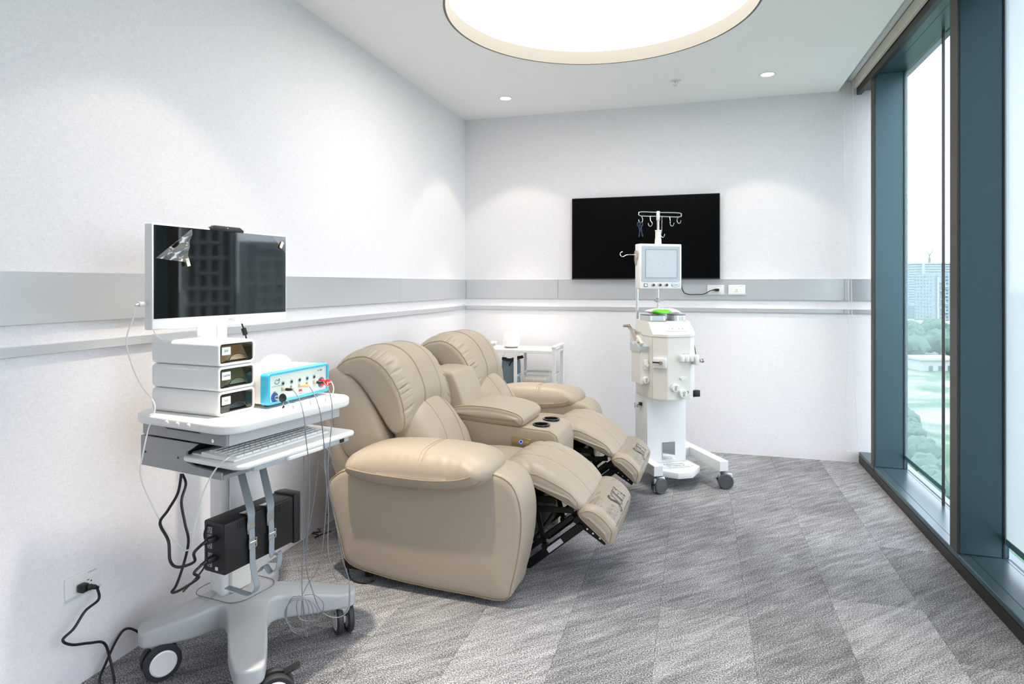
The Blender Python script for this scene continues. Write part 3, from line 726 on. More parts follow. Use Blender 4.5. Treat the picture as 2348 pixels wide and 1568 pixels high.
    for a, b in zip(run, run[1:]): S_.append(S_[-1]+(P.P[b]-P.P[a]).length)
    def face(x, s, e=.0038):
        j = 0
        while j < len(S_)-2 and S_[j+1] < s: j += 1
        f_ = (s-S_[j])/(S_[j+1]-S_[j]); return P.pt(run[j], x, e).lerp(P.pt(run[j+1], x, e), max(0, min(1, f_)))
    Ls = S_[-1]; xa = y0+.040; s0 = Ls*.60
    bmi = B()
    def stroke(pts, w, sub=6, ww=None):
        Q = crom([(p[0], p[1], 0) for p in pts], False, sub) if sub else [Vector((p[0], p[1], 0)) for p in pts]
        m_ = len(Q); pr = []
        for k, q in enumerate(Q):
            d = (Q[min(m_-1, k+1)]-Q[max(0, k-1)]).normalized(); n_ = Vector((-d.y, d.x, 0)); t_ = k/(m_-1)
            wk = (w[0]+(w[1]-w[0])*math.sin(PI*t_)**1.5) if isinstance(w, tuple) else w
            a, b = q+n_*wk/2, q-n_*wk/2
            pr.append((bmi.verts.new(face(xa+a.x*.96, s0-a.y)), bmi.verts.new(face(xa+b.x*.96, s0-b.y))))
        for A, C in zip(pr, pr[1:]): bmi.faces.new((A[0], A[1], C[1], C[0]))
    hgt = .062
    # S O F A with serifs
    ox = .150
    stroke([(ox+.034, hgt*.80), (ox+.030, hgt*1.0), (ox+.016, hgt*1.04), (ox+.006, hgt*.86), (ox+.012, hgt*.62), (ox+.030, hgt*.36), (ox+.034, hgt*.12), (ox+.020, -.012), (ox-.002, -.012), (ox-.004, hgt*.12)], (.002, .011))
    ox += .046
    for sg in (0, 1):
        stroke([(ox+.021, hgt), (ox+(.004 if sg == 0 else .038), hgt*.82), (ox+(.0 if sg == 0 else .042), hgt*.45), (ox+(.006 if sg == 0 else .036), hgt*.08), (ox+.021, -.004)], (.002, .007))
    ox += .050
    stroke([(ox+.008, 0), (ox+.008, hgt)], .008, 0)
    stroke([(ox, .001), (ox+.018, .001)], .0022, 0); stroke([(ox, hgt), (ox+.036, hgt)], .0026, 0); stroke([(ox+.035, hgt), (ox+.035, hgt*.78)], .0024, 0)
    stroke([(ox+.01, hgt*.55), (ox+.027, hgt*.55)], .0026, 0); stroke([(ox+.026, hgt*.66), (ox+.026, hgt*.43)], .0022, 0)
    ox += .040
    stroke([(ox+.003, 0), (ox+.021, hgt*1.06)], .0026, 0); stroke([(ox+.041, 0), (ox+.021, hgt*1.06)], .0085, 0)
    stroke([(ox+.010, hgt*.34), (ox+.033, hgt*.34)], .0024, 0); stroke([(ox-.003, .001), (ox+.010, .001)], .0024, 0); stroke([(ox+.032, .001), (ox+.048, .001)], .0024, 0)
    stroke([(-.01, -.024), (ox+.052, -.024)], .0022, 0)
    # three small looped marks left of the word
    for k, dx in enumerate((0, .042, .086)):
        stroke([(dx+.010, .046), (dx+.004, .040), (dx+.006, .012), (dx+.014, .0), (dx+.030, .002), (dx+.036, .016), (dx+.028, .028), (dx+.016, .026)], .0016)
        stroke([(dx+.016, .026), (dx+.018, .034), (dx+.026, .036), (dx+.030, .028)], .0014)
    obj('printed_logo', bmi, M_INK, fl, smooth=False)
    # lifting mechanism below
    for sy in (y0+.10, y1-.06):
        mb = B()
        def bar(a, b, w=.030, th=.006):
            a, b = Vector((a[0]+.72, sy, a[1])), Vector((b[0]+.72, sy, b[1])); d = (b-a); R = Matrix(((d.normalized().x, 0, -d.normalized().z), (0, 1, 0), (d.normalized().z, 0, d.normalized().x)))
            box(mb, (a+b)/2, (d.length+.02, th, w), .002, 1, R=R)
        bar((-.735, .04), (-.50, .235), .036, .012); bar((-.76, .085), (-.54, .27), .022); bar((-.70, .29), (-.66, .13), .024); bar((-.70, .29), (-.54, .30), .026); bar((-.52, .262), (-.395, .185), .034)
        bar((-.80, .34), (-.62, .335), .03)
        for a in ((-.735, .04), (-.50, .235), (-.66, .13), (-.70, .29)): cyl(mb, (a[0]+.72, sy-.016, a[1]), (a[0]+.72, sy+.016, a[1]), .014, n=12)
        mo = obj('lift_linkage', mb, M_BLACKM, sofa)
        rb = B()
        for a in ((-.47, .229), (-.445, .213), (-.415, .195)): cyl(rb, (a[0]+.72, sy-.007, a[1]), (a[0]+.72, sy-.0035, a[1]), .0042, n=10)
        obj('rivet', rb, M_CHROME, mo)
        if tag_ == 0 and sy < ym:
            lb_ = B(); d = Vector((.235, 0, .195)).normalized(); R = Matrix(((d.x, 0, -d.z), (0, 1, 0), (d.z, 0, d.x)))
            box(lb_, (-.615+.72, sy-.0072, .139), (.085, .0008, .022), R=R); obj('warning_sticker', lb_, mat('sticker', rgb(200, 200, 202), .5), mo, smooth=False)
    mb = B(); bx(mb, -.10, .02, y0+.08, y1-.04, .285, .31, .003, 1); cyl(mb, (.02, y0+.08, .16), (.02, y1-.04, .16), .012, n=12); bx(mb, -.30, -.04, y0+.02, y1-.02, .10, .30, .004, 1)
    obj('mechanism_housing', mb, M_BLACKM, sofa)
    pil('seat_front', [(-.80, .40), (-.755, .385), (-.738, .30), (-.745, .21), (-.79, .19), (-.84, .24), (-.84, .37)], y0-.02, y0+.045, .02, N=60, ny=12)
M_WRAP = glassy('clear plastic wrap', (.98, .98, .97), .20, .07)
seat(0, .245, .745, 0)
seat(0, 1.105, 1.605, 1)
# centre console
CONS = [(-.705, .10), (-.70, .30), (-.698, .46), (-.712, .520), (-.75, .541), (-.85, .547), (-1.0, .556), (-1.25, .575), (-1.33, .56), (-1.34, .30), (-1.33, .08)]
o, P = pil('console_body', [(-.705, .06)]+CONS[1:-1]+[(-1.33, .06)], .755, 1.095, .022, straight=True, N=140, ny=18, capb=.003)
piping(P, .762, o, r=.0022, i0=0)
LID = [(-1.33, .585), (-1.30, .625), (-1.20, .645), (-1.05, .642), (-.94, .622), (-.895, .595), (-.895, .565), (-.92, .553), (-1.1, .560), (-1.30, .575)]
o, P = pil('console_lid', LID, .748, 1.105, .022, crown=.006, N=120, ny=20)
piping(P, .757, o, r=.0024)
COLU = [(-1.40, .40), (-1.22, .40), (-1.205, .55), (-1.245, .70), (-1.285, .79), (-1.31, .812), (-1.42, .822), (-1.50, .80), (-1.50, .70), (-1.48, .5)]
pil('console_back', COLU, .775, 1.08, .025, N=90, ny=14)
for dx, dy in ((-.079, .905), (-.105, .905),)[:0]: pass
for i, (dx, dy) in enumerate(((-.100, .850), (-.086, 1.000))):
    bm = B(); lathe(bm, [(.036, -.055), (.0355, .001), (.040, .0035), (.046, .003), (.047, 0), (.0465, -.004), (.040, -.004), (.040, -.06), (0, -.06), (0, -.054), (.036, -.055)], (dx, dy, .5505), n=40)
    c_ = obj('cup_holder', bm, mat('gloss black cup', rgb(14, 16, 20), .14), sofa)
    bm = B(); lathe(bm, [(0, 0), (.0405, 0), (.0405, .0016), (0, .0016)], (dx, dy, .5484), n=40); obj('cup_shade_disc', bm, mat('cup shade black', rgb(3, 3, 4), .95, spec=.05), c_)  # flat black disc stands for the shade down in the cup
bm = B(); prism(bm, [(-.052, -.019), (.052, -.024), (.052, .016), (0, .021), (-.052, .021)], 0, .006, lambda x, y, z: (-.178+x, .754-z, .476+y), bev=.002); cp = obj('control_panel', bm, mat('champagne metal', rgb(176, 156, 118), .3, .6), sofa)
bm = B(); lathe(bm, [(.006, 0), (.0095, 0), (.0095, .002), (.006, .002), (.006, 0)], (-.180, .748, .476), (0, -1, 0), n=24); obj('lit_button', bm, mat('blue glow', rgb(20, 60, 230), .3, emit=(.03, .12, 1), es=2.5), cp)
bm = B(); lathe(bm, [(0, 0), (.0055, 0), (.0055, .003), (0, .003)], (-.180, .748, .476), (0, -1, 0), n=20); obj('button_core', bm, M_BLACK, cp)
bm = B(); softslab(bm, rrect(.024, .013, .006), 0, .003, .001, lambda x, y, z: (-.148+x, .748-z, .474+y)); obj('button', bm, mat('champagne button', rgb(190, 170, 132), .35, .5), cp)
# low frame and feet
bm = B(); bx(bm, -.76, -.08, .03, 1.82, .05, .16); obj('base_frame', bm, M_BLACKM, sofa, smooth=False)
for x in (-.68, -.12):
    for y in (.10, 1.75): bm = B(); cyl(bm, (x, y, 0), (x, y, .06), .02, n=16); obj('foot', bm, M_BLACK, sofa)

# ================================================================== THE WORKSTATION CART
CR_ = math.radians(-10); CO = Vector((-1.64, 1.93, 0))
cart = thing('medical_cart', 'grey and white computer trolley on four castors beside the left wall', 'cart', CO, CR_)
CM = Matrix.Translation(CO) @ Matrix.Rotation(CR_, 4, 'Z'); CI = CM.inverted()
# base: four tapering arms joined in one moulding
ends = [(.425, -.285, .046), (.365, .222, .046), (-.06, .225, .05), (-.055, -.285, .05)]; hub = Vector((.10, -.02))
out = []
for k, (a, b, w) in enumerate(ends):
    e = Vector((a, b)); d = (e-hub).normalized(); p = Vector((-d.y, d.x)); nx = Vector(ends[(k+1) % 4][:2])
    out += [e-p*w*1.25-d*.13, e-p*w*1.02-d*.03, e-p*w*.75+d*.012, e+d*.022, e+p*w*.75+d*.012, e+p*w*1.02-d*.03, e+p*w*1.25-d*.13]
    m_ = (((e-hub).normalized()+(nx-hub).normalized())*.5); m_ = m_.normalized() if m_.length > .2 else Vector((1, 0))
    out.append(hub+m_*(.105 if k % 2 else .125))
oc = [(p.x, p.y) for p in crom([(v.x, v.y, 0) for v in out], True, 5)]
bm = B(); softslab(bm, oc, .108, .160, .009, dome=lambda x, y: .040*max(0, 1-((x-hub.x)**2+(y-hub.y)**2)/.105))
obj('base', bm, M_GREYB, cart)
bm = B(); tube(bm, [(x, y, .2020-.36*((x-.1)**2+(y+.02)**2)) for x, y in rrect(.24, .20, .06, 6, .04, -.01)], .0016, 5, closed=True, smooth=0); obj('base_cover_joint', bm, mat('joint grey', rgb(110, 112, 116), .6), cart)
# castors
def castor(a, b, wa, wb, ang, lock, name='castor'):
    """stem at (a,b); wheel centre at (wa,wb)"""
    t = bpy.data.objects.new(name, None); COL.objects.link(t); t.parent = cart; t.empty_display_size = .02
    bm = B(); lathe(bm, [(0, .150), (.034, .150), (.036, .128), (.032, .112), (.027, .104), (0, .104)], (a, b, -.024), n=28); obj('stem_cup', bm, M_GREYB, t)
    bm = B(); lathe(bm, [(0, .082), (.025, .082), (.028, .078), (.025, .070), (0, .070)], (a, b, 0), n=28); obj('stem_ring', bm, M_BLACK, t)
    d = Vector((math.cos(ang), math.sin(ang), 0)); ax = Vector((-d.y, d.x, 0)); c = Vector((wa, wb, .057))
    bm = B(); box(bm, ((a+wa)/2, (b+wb)/2, .066), (max(.05, math.hypot(a-wa, b-wb)+.045), .022, .050), .010, 3, R=Matrix.Rotation(ang, 3, 'Z')); obj('fork', bm, M_WHITE, t)
    for sg in (-1, 1):
        o_ = c+ax*sg*.0195
        bm = B(); lathe(bm, [(.040, -.011), (.053, -.011), (.057, -.006), (.057, .006), (.053, .011), (.040, .011), (.040, -.011)], o_, ax*sg, n=40); obj('tyre', bm, M_RUBBER, t)
        bm = B(); lathe(bm, [(0, -.009), (.041, -.009), (.041, .011), (.036, .0135), (.030, .0115), (0, .0125)], o_, ax*sg, n=36); obj('wheel_disc', bm, M_WHITE, t)
    if lock:
        bm = B(); box(bm, c+d*.05+Vector((0, 0, .055)), (.05, .034, .006), .0028, 2, R=Matrix.Rotation(ang, 3, 'Z') @ Matrix.Rotation(-.3, 3, 'Y')); obj('brake_pedal', bm, M_BLACK, t)
def cl(x, y): v = CI @ Vector((x, y, 0)); return v.x, v.y
def cas(k, wx, wy, ang, lock=0):
    a, b, _ = ends[k]; d = (hub-Vector((a, b))).normalized()*.028; wa, wb = cl(wx, wy); castor(a+d.x, b+d.y, wa, wb, ang, lock)
cas(3, -1.690, 1.668, 1.2)
cas(0, -1.232, 1.640, .9, 1)
cas(1, -1.262, 2.075, -.62)
cas(2, -1.70, 2.13, 1.5)
# column
bm = B(); prism(bm, rrect(.085, .125, .022, 6, 0, -.0), .17, .80, lambda x, y, z: (x, y, z)); obj('column', bm, M_WHITEM, cart)
bm = B(); bx(bm, .043, .060, -.042, .042, .19, .70, .004, 2); obj('column_rail', bm, M_CREAM, cart)
bm = B(); bx(bm, .060, .066, -.055, .095, .42, .705, .004, 2); br = obj('mounting_bracket', bm, M_WHITEM, cart)
for y in (-.030, .066):
    bm = B(); bx(bm, .066, .080, y-.012, y+.022, .655, .66, .001, 1); bx(bm, .066, .070, y-.012, y+.022, .640, .66, .001, 1); obj('strap_slot', bm, mat('slot shade', rgb(120, 122, 124), .5), br)
bm = B(); cyl(bm, (.066, .02, .675), (.069, .02, .675), .006, n=16); obj('screw', bm, M_CHROME, br)
# under-top housing, tray box
bm = B(); bx(bm, -.05, .345, -.300, .195, .800, .846, .006, 2); obj('top_housing', bm, M_GREY, cart)
bm = B(); prism(bm, [(-.055, .700), (.325, .700), (.325, .722), (.20, .726), (.165, .735), (.165, .768), (.195, .782), (.22, .797), (-.055, .797)], -.302, -.294, lambda x, y, z: (x, z, y), bev=.002)
obj('side_panel', bm, M_GREY, cart)
bm = B(); prism(bm, [(-.055, .700), (.325, .700), (.325, .722), (.20, .726), (.165, .735), (.165, .768), (.195, .782), (.22, .797), (-.055, .797)], .188, .196, lambda x, y, z: (x, z, y), bev=.002)
obj('side_panel', bm, M_GREY, cart)
bm = B(); bx(bm, -.055, .325, -.294, .188, .700, .712); bx(bm, -.055, -.045, -.294, .188, .712, .797); obj('tray_box', bm, M_GREY, cart, smooth=False)
bm = B(); bx(bm, -.044, .16, -.29, .185, .713, .795); obj('tray_box_inside', bm, M_BLACK, cart, smooth=False)
bm = B(); prism(bm, [(.03, .846), (.20, .846), (.235, .830), (.075, .830)], -.3012, -.3002, lambda x, y, z: (x, z, y)); obj('side_slot', bm, M_BLACK, cart, smooth=False)
bm = B()
for a, z in ((-.03, .745), (.13, .745)): cyl(bm, (a, -.3035, z), (a, -.3015, z), .0035, n=12)
obj('side_screw_hole', bm, M_BLACK, cart)
bm = B(); cyl(bm, (.29, -.3035, .815), (.29, -.3, .815), .006, n=16); obj('screw', bm, M_CHROME, cart)
bm = B(); bx(bm, .344, .3475, -.292, .187, .803, .843); obj('housing_front', bm, M_GREYB, cart, smooth=False)
# worktop with rounded edge
WT = rrect(.455, .562, .065, 10, .175, -.062)
bm = B(); softslab(bm, WT, .846, .8805, .012, seg=6); wt = obj('worktop', bm, M_WHITE, cart)
bm = B(); prism(bm, rrect(.032, .42, .0155, 8, .366, -.05), .8795, .8811); obj('grip_recess', bm, mat('grip recess', rgb(196, 204, 208), .5), wt)
for k, a in enumerate((.135, .185, .235)):
    bm = B(); lathe(bm, [(0, 0), (.0085, 0), (.0085, .002), (.006, .004), (0, .004)], (a, -.3425, .862), (0, -1, 0), n=20); obj('side_cap', bm, M_WHITE, wt)
# keyboard tray
TM = Matrix.Rotation(math.radians(2), 4, 'Z')
bm = B(); softslab(bm, rrect(.27, .52, .035, 6, .285, -.055), .741, .756, .006); tr = obj('keyboard_tray', bm, M_WHITE, cart)
bm = B(); softslab(bm, rrect(.10, .20, .02, 5, .215, -.19), .756, .763, .003); obj('tray_pad', bm, M_WHITE, tr)
bm = B(); bx(bm, .20, .405, -.25, .175, .722, .741, .004, 2); obj('tray_underside', bm, mat('underside grey', rgb(176, 184, 188), .45), tr)
bm = B(); softslab(bm, rrect(.055, .16, .012, 4, .395, -.05), .727, .7405, .004); obj('tray_handle', bm, M_WHITE, tr)
bm = B(); bx(bm, .402, .408, .125, .145, .726, .740); obj('tray_port', bm, M_BLACK, tr, smooth=False)
bm = B(); bx(bm, .15, .22, -.085, .005, .690, .722, .01, 2); obj('slide_block', bm, M_WHITE, cart)
bm = B(); bx(bm, -.03, .03, -.05, .05, .845, 1.0, .004, 2); obj('column_head', bm, M_WHITEM, cart)
# monitor arm plate
bm = B(); bx(bm, -.078, -.064, -.040, .040, .88, 1.30, .003, 2); bx(bm, -.064, -.02, -.035, .035, .88, .93, .003, 2); mp_ = obj('monitor_post', bm, M_WHITEM, cart)
def W(v): return CI @ Vector(v)

# ---- monitor
MR = math.radians(-6.7); mo = thing('computer_monitor', 'white-framed computer monitor standing on the cart, dark glossy screen', 'monitor', (-1.573, 1.836, 1.148), MR)
hw = .287
bm = B(); bx(bm, -.034, 0, -hw, hw, 0, .331, .004, 3); obj('casing', bm, M_WHITE, mo)
bm = B(); bx(bm, -.055, -.034, -.20, .20, .05, .26, .012, 3); obj('back_housing', bm, M_WHITE, mo)
bm = B(); bx(bm, -.0005, .0012, -hw+.006, hw-.006, .034, .325); obj('screen', bm, M_SCR, mo, smooth=False)
bm = B(); prism(bm, [(-.075, .331), (-.055, .342), (.055, .342), (.075, .331), (.070, .324), (-.070, .324)], -.012, .0016, lambda x, y, z: (z, x, y), bev=.001); cam_ = obj('webcam_bar', bm, M_BLACK, mo)
bm = B(); cyl(bm, (.0012, 0, .335), (.0024, 0, .335), .0022, n=14); obj('webcam_lens', bm, M_CHROME, cam_)
text('MSI', .018, basis((.0004, .018, .0165), (0, 1, 0), (0, 0, 1)), M_INKG, mo, 'brand_mark', ex=.0002)
bm = B(); bx(bm, -.075, -.034, -.09, .03, -.005, .17, .004, 2); pl_ = obj('mounting_plate', bm, M_CREAM, mo)
bm = B(); bx(bm, -.050, -.044, -.085, -.045, -.065, .02, .002, 1); bx(bm, -.050, -.044, .0, .04, -.065, .02, .002, 1); bx(bm, -.056, -.050, -.07, .03, -.065, .02, .002, 1); obj('post_bracket', bm, M_WHITEM, mo)
# peeling film corner, upper left, and a tape tab
MF = glassy('peeled film', (.80, .80, .80), .22, .12, (.5, .5, .5), .18)
bm = B(); ps = [(.0016, -hw+.012, .222), (.004, -hw+.140, .322), (.010, -hw+.115, .212)]; g_ = 12
rows = []
for i in range(g_+1):
    row = []
    for j in range(g_+1-i):
        u, v = i/g_, j/g_; w_ = 1-u-v; p = Vector(ps[0])*w_+Vector(ps[1])*u+Vector(ps[2])*v
        row.append(bm.verts.new(p+Vector((.006*math.sin(u*9+v*4)*math.sin(v*11)+.006*v, 0, 0))))
    rows.append(row)
for i in range(g_):
    for j in range(g_-i):
        bm.faces.new((rows[i][j], rows[i+1][j], rows[i][j+1]))
        if j < g_-i-1: bm.faces.new((rows[i+1][j], rows[i+1][j+1], rows[i][j+1]))
obj('peeled_film', bm, MF, mo)
bm = B(); ps = [(.0017, hw-.075, .322), (.0017, hw-.010, .322), (.0017, hw-.008, .262)]; bm.faces.new([bm.verts.new(p) for p in ps]); bmesh.ops.solidify(bm, geom=bm.faces[:], thickness=.0003); obj('peeled_film', bm, MF, mo, smooth=False)
for p, a in (((.013, -hw+.118, .212), .3), ((.006, hw-.032, .292), -.5)):
    bm = B(); box(bm, p, (.001, .012, .026), 0, R=Matrix.Rotation(a, 3, 'X')); obj('tape_tab', bm, mat('cream tape', rgb(228, 222, 200), .6), mo, smooth=False)

# ---- three stacked drawer boxes
DR = math.radians(-6); DO = Vector((-1.408, 1.604, .8805)); DW, DD, DH = .150, .290, .0765
ad = Vector((math.cos(DR), math.sin(DR), 0)); bd = Vector((-math.sin(DR), math.cos(DR), 0))
M_SMOKE = glassy('smoked drawer front', (.74, .70, .62), .06, .02)
MP = [mat('kraft paper packet', rgb(222, 196, 156), .7), mat('green wrapped packet', rgb(140, 160, 134), .6), mat('dark bundle', rgb(70, 84, 88), .5)]
words = ['長針', '口鼻導管', '短針']

def drawer_box(k):
    """k 0 = bottom"""
    z = .8805+DH*k+(.0006*k)
    t = thing('drawer_box', ['bottom white drawer box of the stack of three, darkest contents', 'middle white drawer box of the stack of three, label with four characters', 'top white drawer box of the stack of three, tan packets inside'][k], 'drawer box', (DO.x, DO.y, z), DR, 'white drawer boxes stacked on the cart')
    # local: x = back..front (front face at 0), y = 0..DW
    oc_, ic = rrect(DW, DH, .014, 6, DW/2, DH/2), rrect(DW-.017, DH-.017, .008, 6, DW/2, DH/2)
    bm = B(); n = len(oc_)
    prof = [(-DD, 0, 1), (-DD+.006, 0, 0), (-.004, 0, 0), (0, 0, .25)]
    rings = []
    def ring(pts, x, ins): 
        return [bm.verts.new((x, DW/2+(y-DW/2)*(1-ins/DW*2), DH/2+(z_-DH/2)*(1-ins/DH*2))) for y, z_ in pts]
    rings = [ring(oc_, -DD, .008), ring(oc_, -DD+.003, .002), ring(oc_, -DD+.010, 0), ring(oc_, -.006, 0), ring(oc_, -.0015, .0012), ring(oc_, 0, .003), ring(ic, 0, -.0005), ring(ic, -.0015, 0), ring(ic, -DD+.02, 0)]
    for A, C in zip(rings, rings[1:]):
        for i in range(n): bm.faces.new((A[i], A[(i+1) % n], C[(i+1) % n], C[i]))
    bm.faces.new(rings[0]); bm.faces.new(rings[-1]); obj('shell', bm, M_WHITE, t)
    # smoked drawer: front pane with a round finger cut-out and side walls
    y0, y1, z0, z1 = .0095, DW-.0095, .0095, DH-.0095; c = DW/2+.006
    pts = [(y0, z1), (y0, z0), (c-.036, z0)]+[(c+.036*math.cos(PI-a*PI/14), z0+.0005+.024*math.sin(a*PI/14)) for a in range(1, 14)]+[(c+.036, z0), (y1, z0), (y1, z1)]
    bm = B(); prism(bm, pts, -.005, -.0025, lambda x, y, zz: (zz, x, y)); d = obj('drawer_front', bm, M_SMOKE, t, smooth=False)
    bm = B(); tube(bm, [(-.0035, c+.037*math.cos(PI-a*PI/14), z0+.0005+.025*math.sin(a*PI/14)) for a in range(15)], .0012, 6, smooth=0); obj('finger_cutout_edge', bm, mat('smoked edge', rgb(52, 60, 58), .25), d)
    bm = B(); bx(bm, -.2, -.005, y0, y0+.002, z0, z1-.008); bx(bm, -.2, -.005, y1-.002, y1, z0, z1-.008); bx(bm, -.2, -.005, y0, y1, z0, z0+.0015); obj('drawer_tray', bm, mat('smoked tray', rgb(90, 86, 76), .3), t, smooth=False)
    bm = B(); softslab(bm, rrect(.034, .025, .002, 3, y0+.024, z1-.0205), -.0024, -.0016, .0003, lambda x, y, zz: (zz, x, y)); lb_ = obj('paper_label', bm, mat('label paper', rgb(240, 242, 242), .6), t)
    text(words[2-k], .0088 if k != 1 else .0072, basis((-.0014, y0+.024, z1-.0205), (0, 1, 0), (0, 0, 1)), M_INK, lb_, 'label_writing', ex=.00008)
    c1 = (mat('dark bundle', (0, 0, 0)), mat('green wrapped packet', (0, 0, 0)), mat('kraft paper packet', (0, 0, 0)))[k]
    bm = B(); box(bm, (-.034, DW/2, .036), (.006, .128, .052), .002, 1, R=Matrix.Rotation(-.55, 3, 'Y')); obj('packet', bm, c1, t)
    bm = B(); box(bm, (-.024, .045, .028), (.005, .060, .030), .002, 1, R=Matrix.Rotation(-.3, 3, 'Y') @ Matrix.Rotation(.3, 3, 'X')); obj('packet', bm, (MP[2], mat('pale green packet', rgb(170, 190, 165), .6), mat('cream packet', rgb(238, 226, 196), .6))[k], t)
for k in range(3): drawer_box(k)

# ---- laser device
LR = math.radians(-4.5); LX = Vector((-1.347, 1.758, .882)); LW, LH, LD = .320, .114, .27
dv = thing('laser_device', 'light blue framed medical laser box with key switch and cables on the cart', 'medical device', LX, LR)
bm = B(); bx(bm, -LD, -.012, .004, LW-.004, .012, LH-.003, .003, 2); obj('casing', bm, mat('warm white casing', rgb(240, 234, 226), .4), dv)
bm = B()
oc_ = rrect(LW, LH-.008, .012, 5, LW/2, LH/2+.004); ic = rrect(LW-.022, LH-.026, .006, 5, LW/2, LH/2+.004); n = len(oc_)
def rg(pts, x): return [bm.verts.new((x, a, b)) for a, b in pts]
R_ = [rg(ic, -.03), rg(oc_, -.03), rg(oc_, -.006), rg([(LW/2+(a-LW/2)*.985, LH/2+(b-LH/2)*.96) for a, b in oc_], 0), rg(ic, 0), rg(ic, -.030)]
for A, C in zip(R_, R_[1:]):
    for i in range(n): bm.faces.new((A[i], A[(i+1) % n], C[(i+1) % n], C[i]))
obj('bezel', bm, M_BLUE, dv)
bm = B(); bx(bm, -.008, -.0055, .008, LW-.008, .014, LH-.005); obj('front_panel', bm, M_PANELG, dv, smooth=False)
for x in (-.23, -.04):
    for y in (.04, LW-.04): bm = B(); cyl(bm, (x, y, 0), (x, y, .0145), .009, .010, 14); obj('rubber_foot', bm, M_BLACK, dv)
PX = -.0055
def dp(u, v): return (PX, .012+u*(LW-.024), .018+v*(LH-.028))       # panel coordinates 0..1
def disc(name, u, v, r0, r1, h0, h1, m, par=dv, off=0):
    bm = B(); prof = [(0, h0), (r1, h0), (r1, h1), (0, h1)] if not r0 else [(r0, h0), (r1, h0), (r1, h1), (r0, h1), (r0, h0)]
    p = dp(u, v); lathe(bm, prof, (p[0], p[1], p[2]), (1, 0, 0), n=28); return obj(name, bm, m, par)
ports = [.22, .365, .505, .64, .77]
M_BRASS = mat('brass', rgb(196, 176, 120), .3, .8)
for k, u in enumerate(ports):
    j = disc('indicator_ring', u, .62, .0045, .0082, -.0002, .001, mat('silver ring', rgb(170, 196, 210), .3, .4)); disc('indicator_lamp', u, .62, 0, .0045, -.0002, .0016, M_BLACK)
    p = dp(u, .40); bm = B(); box(bm, (p[0]+.001, p[1], p[2]), (.003, .015, .015), .001, 1); c_ = obj('port_plate', bm, mat('port silver', rgb(200, 198, 184), .3, .6), dv)
    bm = B(); cyl(bm, (p[0], p[1], p[2]), (p[0]+.014, p[1], p[2]), .0052, n=16); obj('port_barrel', bm, M_BRASS if k % 2 else mat('pale brass', rgb(214, 206, 176), .3, .6), c_)
    if k in (1, 3): bm = B(); lathe(bm, [(0, 0), (.0068, 0), (.0072, .006), (.0068, .011), (.004, .0135), (0, .014)], (p[0]+.008, p[1], p[2]), (1, 0, 0), n=20); obj('port_cap', bm, M_WHITE, c_)
    text('CH%d' % (k+1), .0062, basis(dp(u, .24), (0, 1, 0), (0, 0, 1)), M_INKG, dv, 'port_lettering')
text('SL-1200', .0078, basis(dp(.875, .86), (0, 1, 0), (0, 0, 1)), mat('green ink', rgb(70, 96, 84), .5), dv, 'model_lettering', shear=.2, bold=.0002)
bm = B(); o0 = Vector(dp(.125, .72))+Vector((.0004, 0, 0))
tube(bm, [o0+Vector((0, a, b)) for a, b in ((-.012, .002), (-.008, -.004), (0, -.007), (.008, -.003), (.011, .004), (.011, .0105), (.007, .006), (.003, .0045), (-.001, .0075), (-.005, .007), (-.008, .003))], [.0011]*61, 5, smooth=6); obj('maker_mark', bm, M_INKB, dv)
text('LIGHTWAVE COMMERCIAL CO.', .0040, basis(dp(.135, .565), (0, 1, 0), (0, 0, 1)), M_INKG, dv, 'maker_lettering')
text('OFF', .0075, basis(dp(.085, .345), (0, 1, 0), (0, 0, 1)), M_INK, dv, 'switch_lettering')
disc('switch_ring', .085, .15, .0085, .0165, -.0002, .0014, M_NAVY); disc('key_switch', .085, .15, 0, .0085, -.0002, .010, M_CHROME)
disc('stop_plate', .905, .33, 0, .019, -.0002, .001, mat('steel blue plate', rgb(96, 120, 156), .4))
text('STOP', .0055, basis(Vector(dp(.905, .155))+Vector((.0012, 0, 0)), (0, 1, 0), (0, 0, 1)), M_WHITE, dv, 'stop_lettering')
p = Vector(dp(.905, .33)); bm = B(); lathe(bm, [(0, .001), (.0125, .001), (.0125, .008), (.0085, .012), (.0085, .020), (.0125, .024), (.0135, .029), (.0125, .034), (.009, .037), (0, .038)], p, (1, .0, .0), n=32); sb = obj('emergency_stop', bm, M_RED, dv)
text('PUSH', .0065, basis(p+Vector((.0383, 0, .001)), (0, 1, 0), (0, 0, 1)), M_WHITE, sb, 'push_lettering')
p = dp(.52, .12); bm = B(); box(bm, (p[0]+.0003, p[1], p[2]+.006), (.0006, .017, .008)); obj('warning_sticker', bm, mat('red sticker', rgb(208, 70, 80), .5), dv, smooth=False)
text('LASER CLASS 3', .0026, basis(Vector(p)+Vector((.0004, 0, -.004)), (0, 1, 0), (0, 0, 1)), M_INKG, dv, 'sticker_lettering')
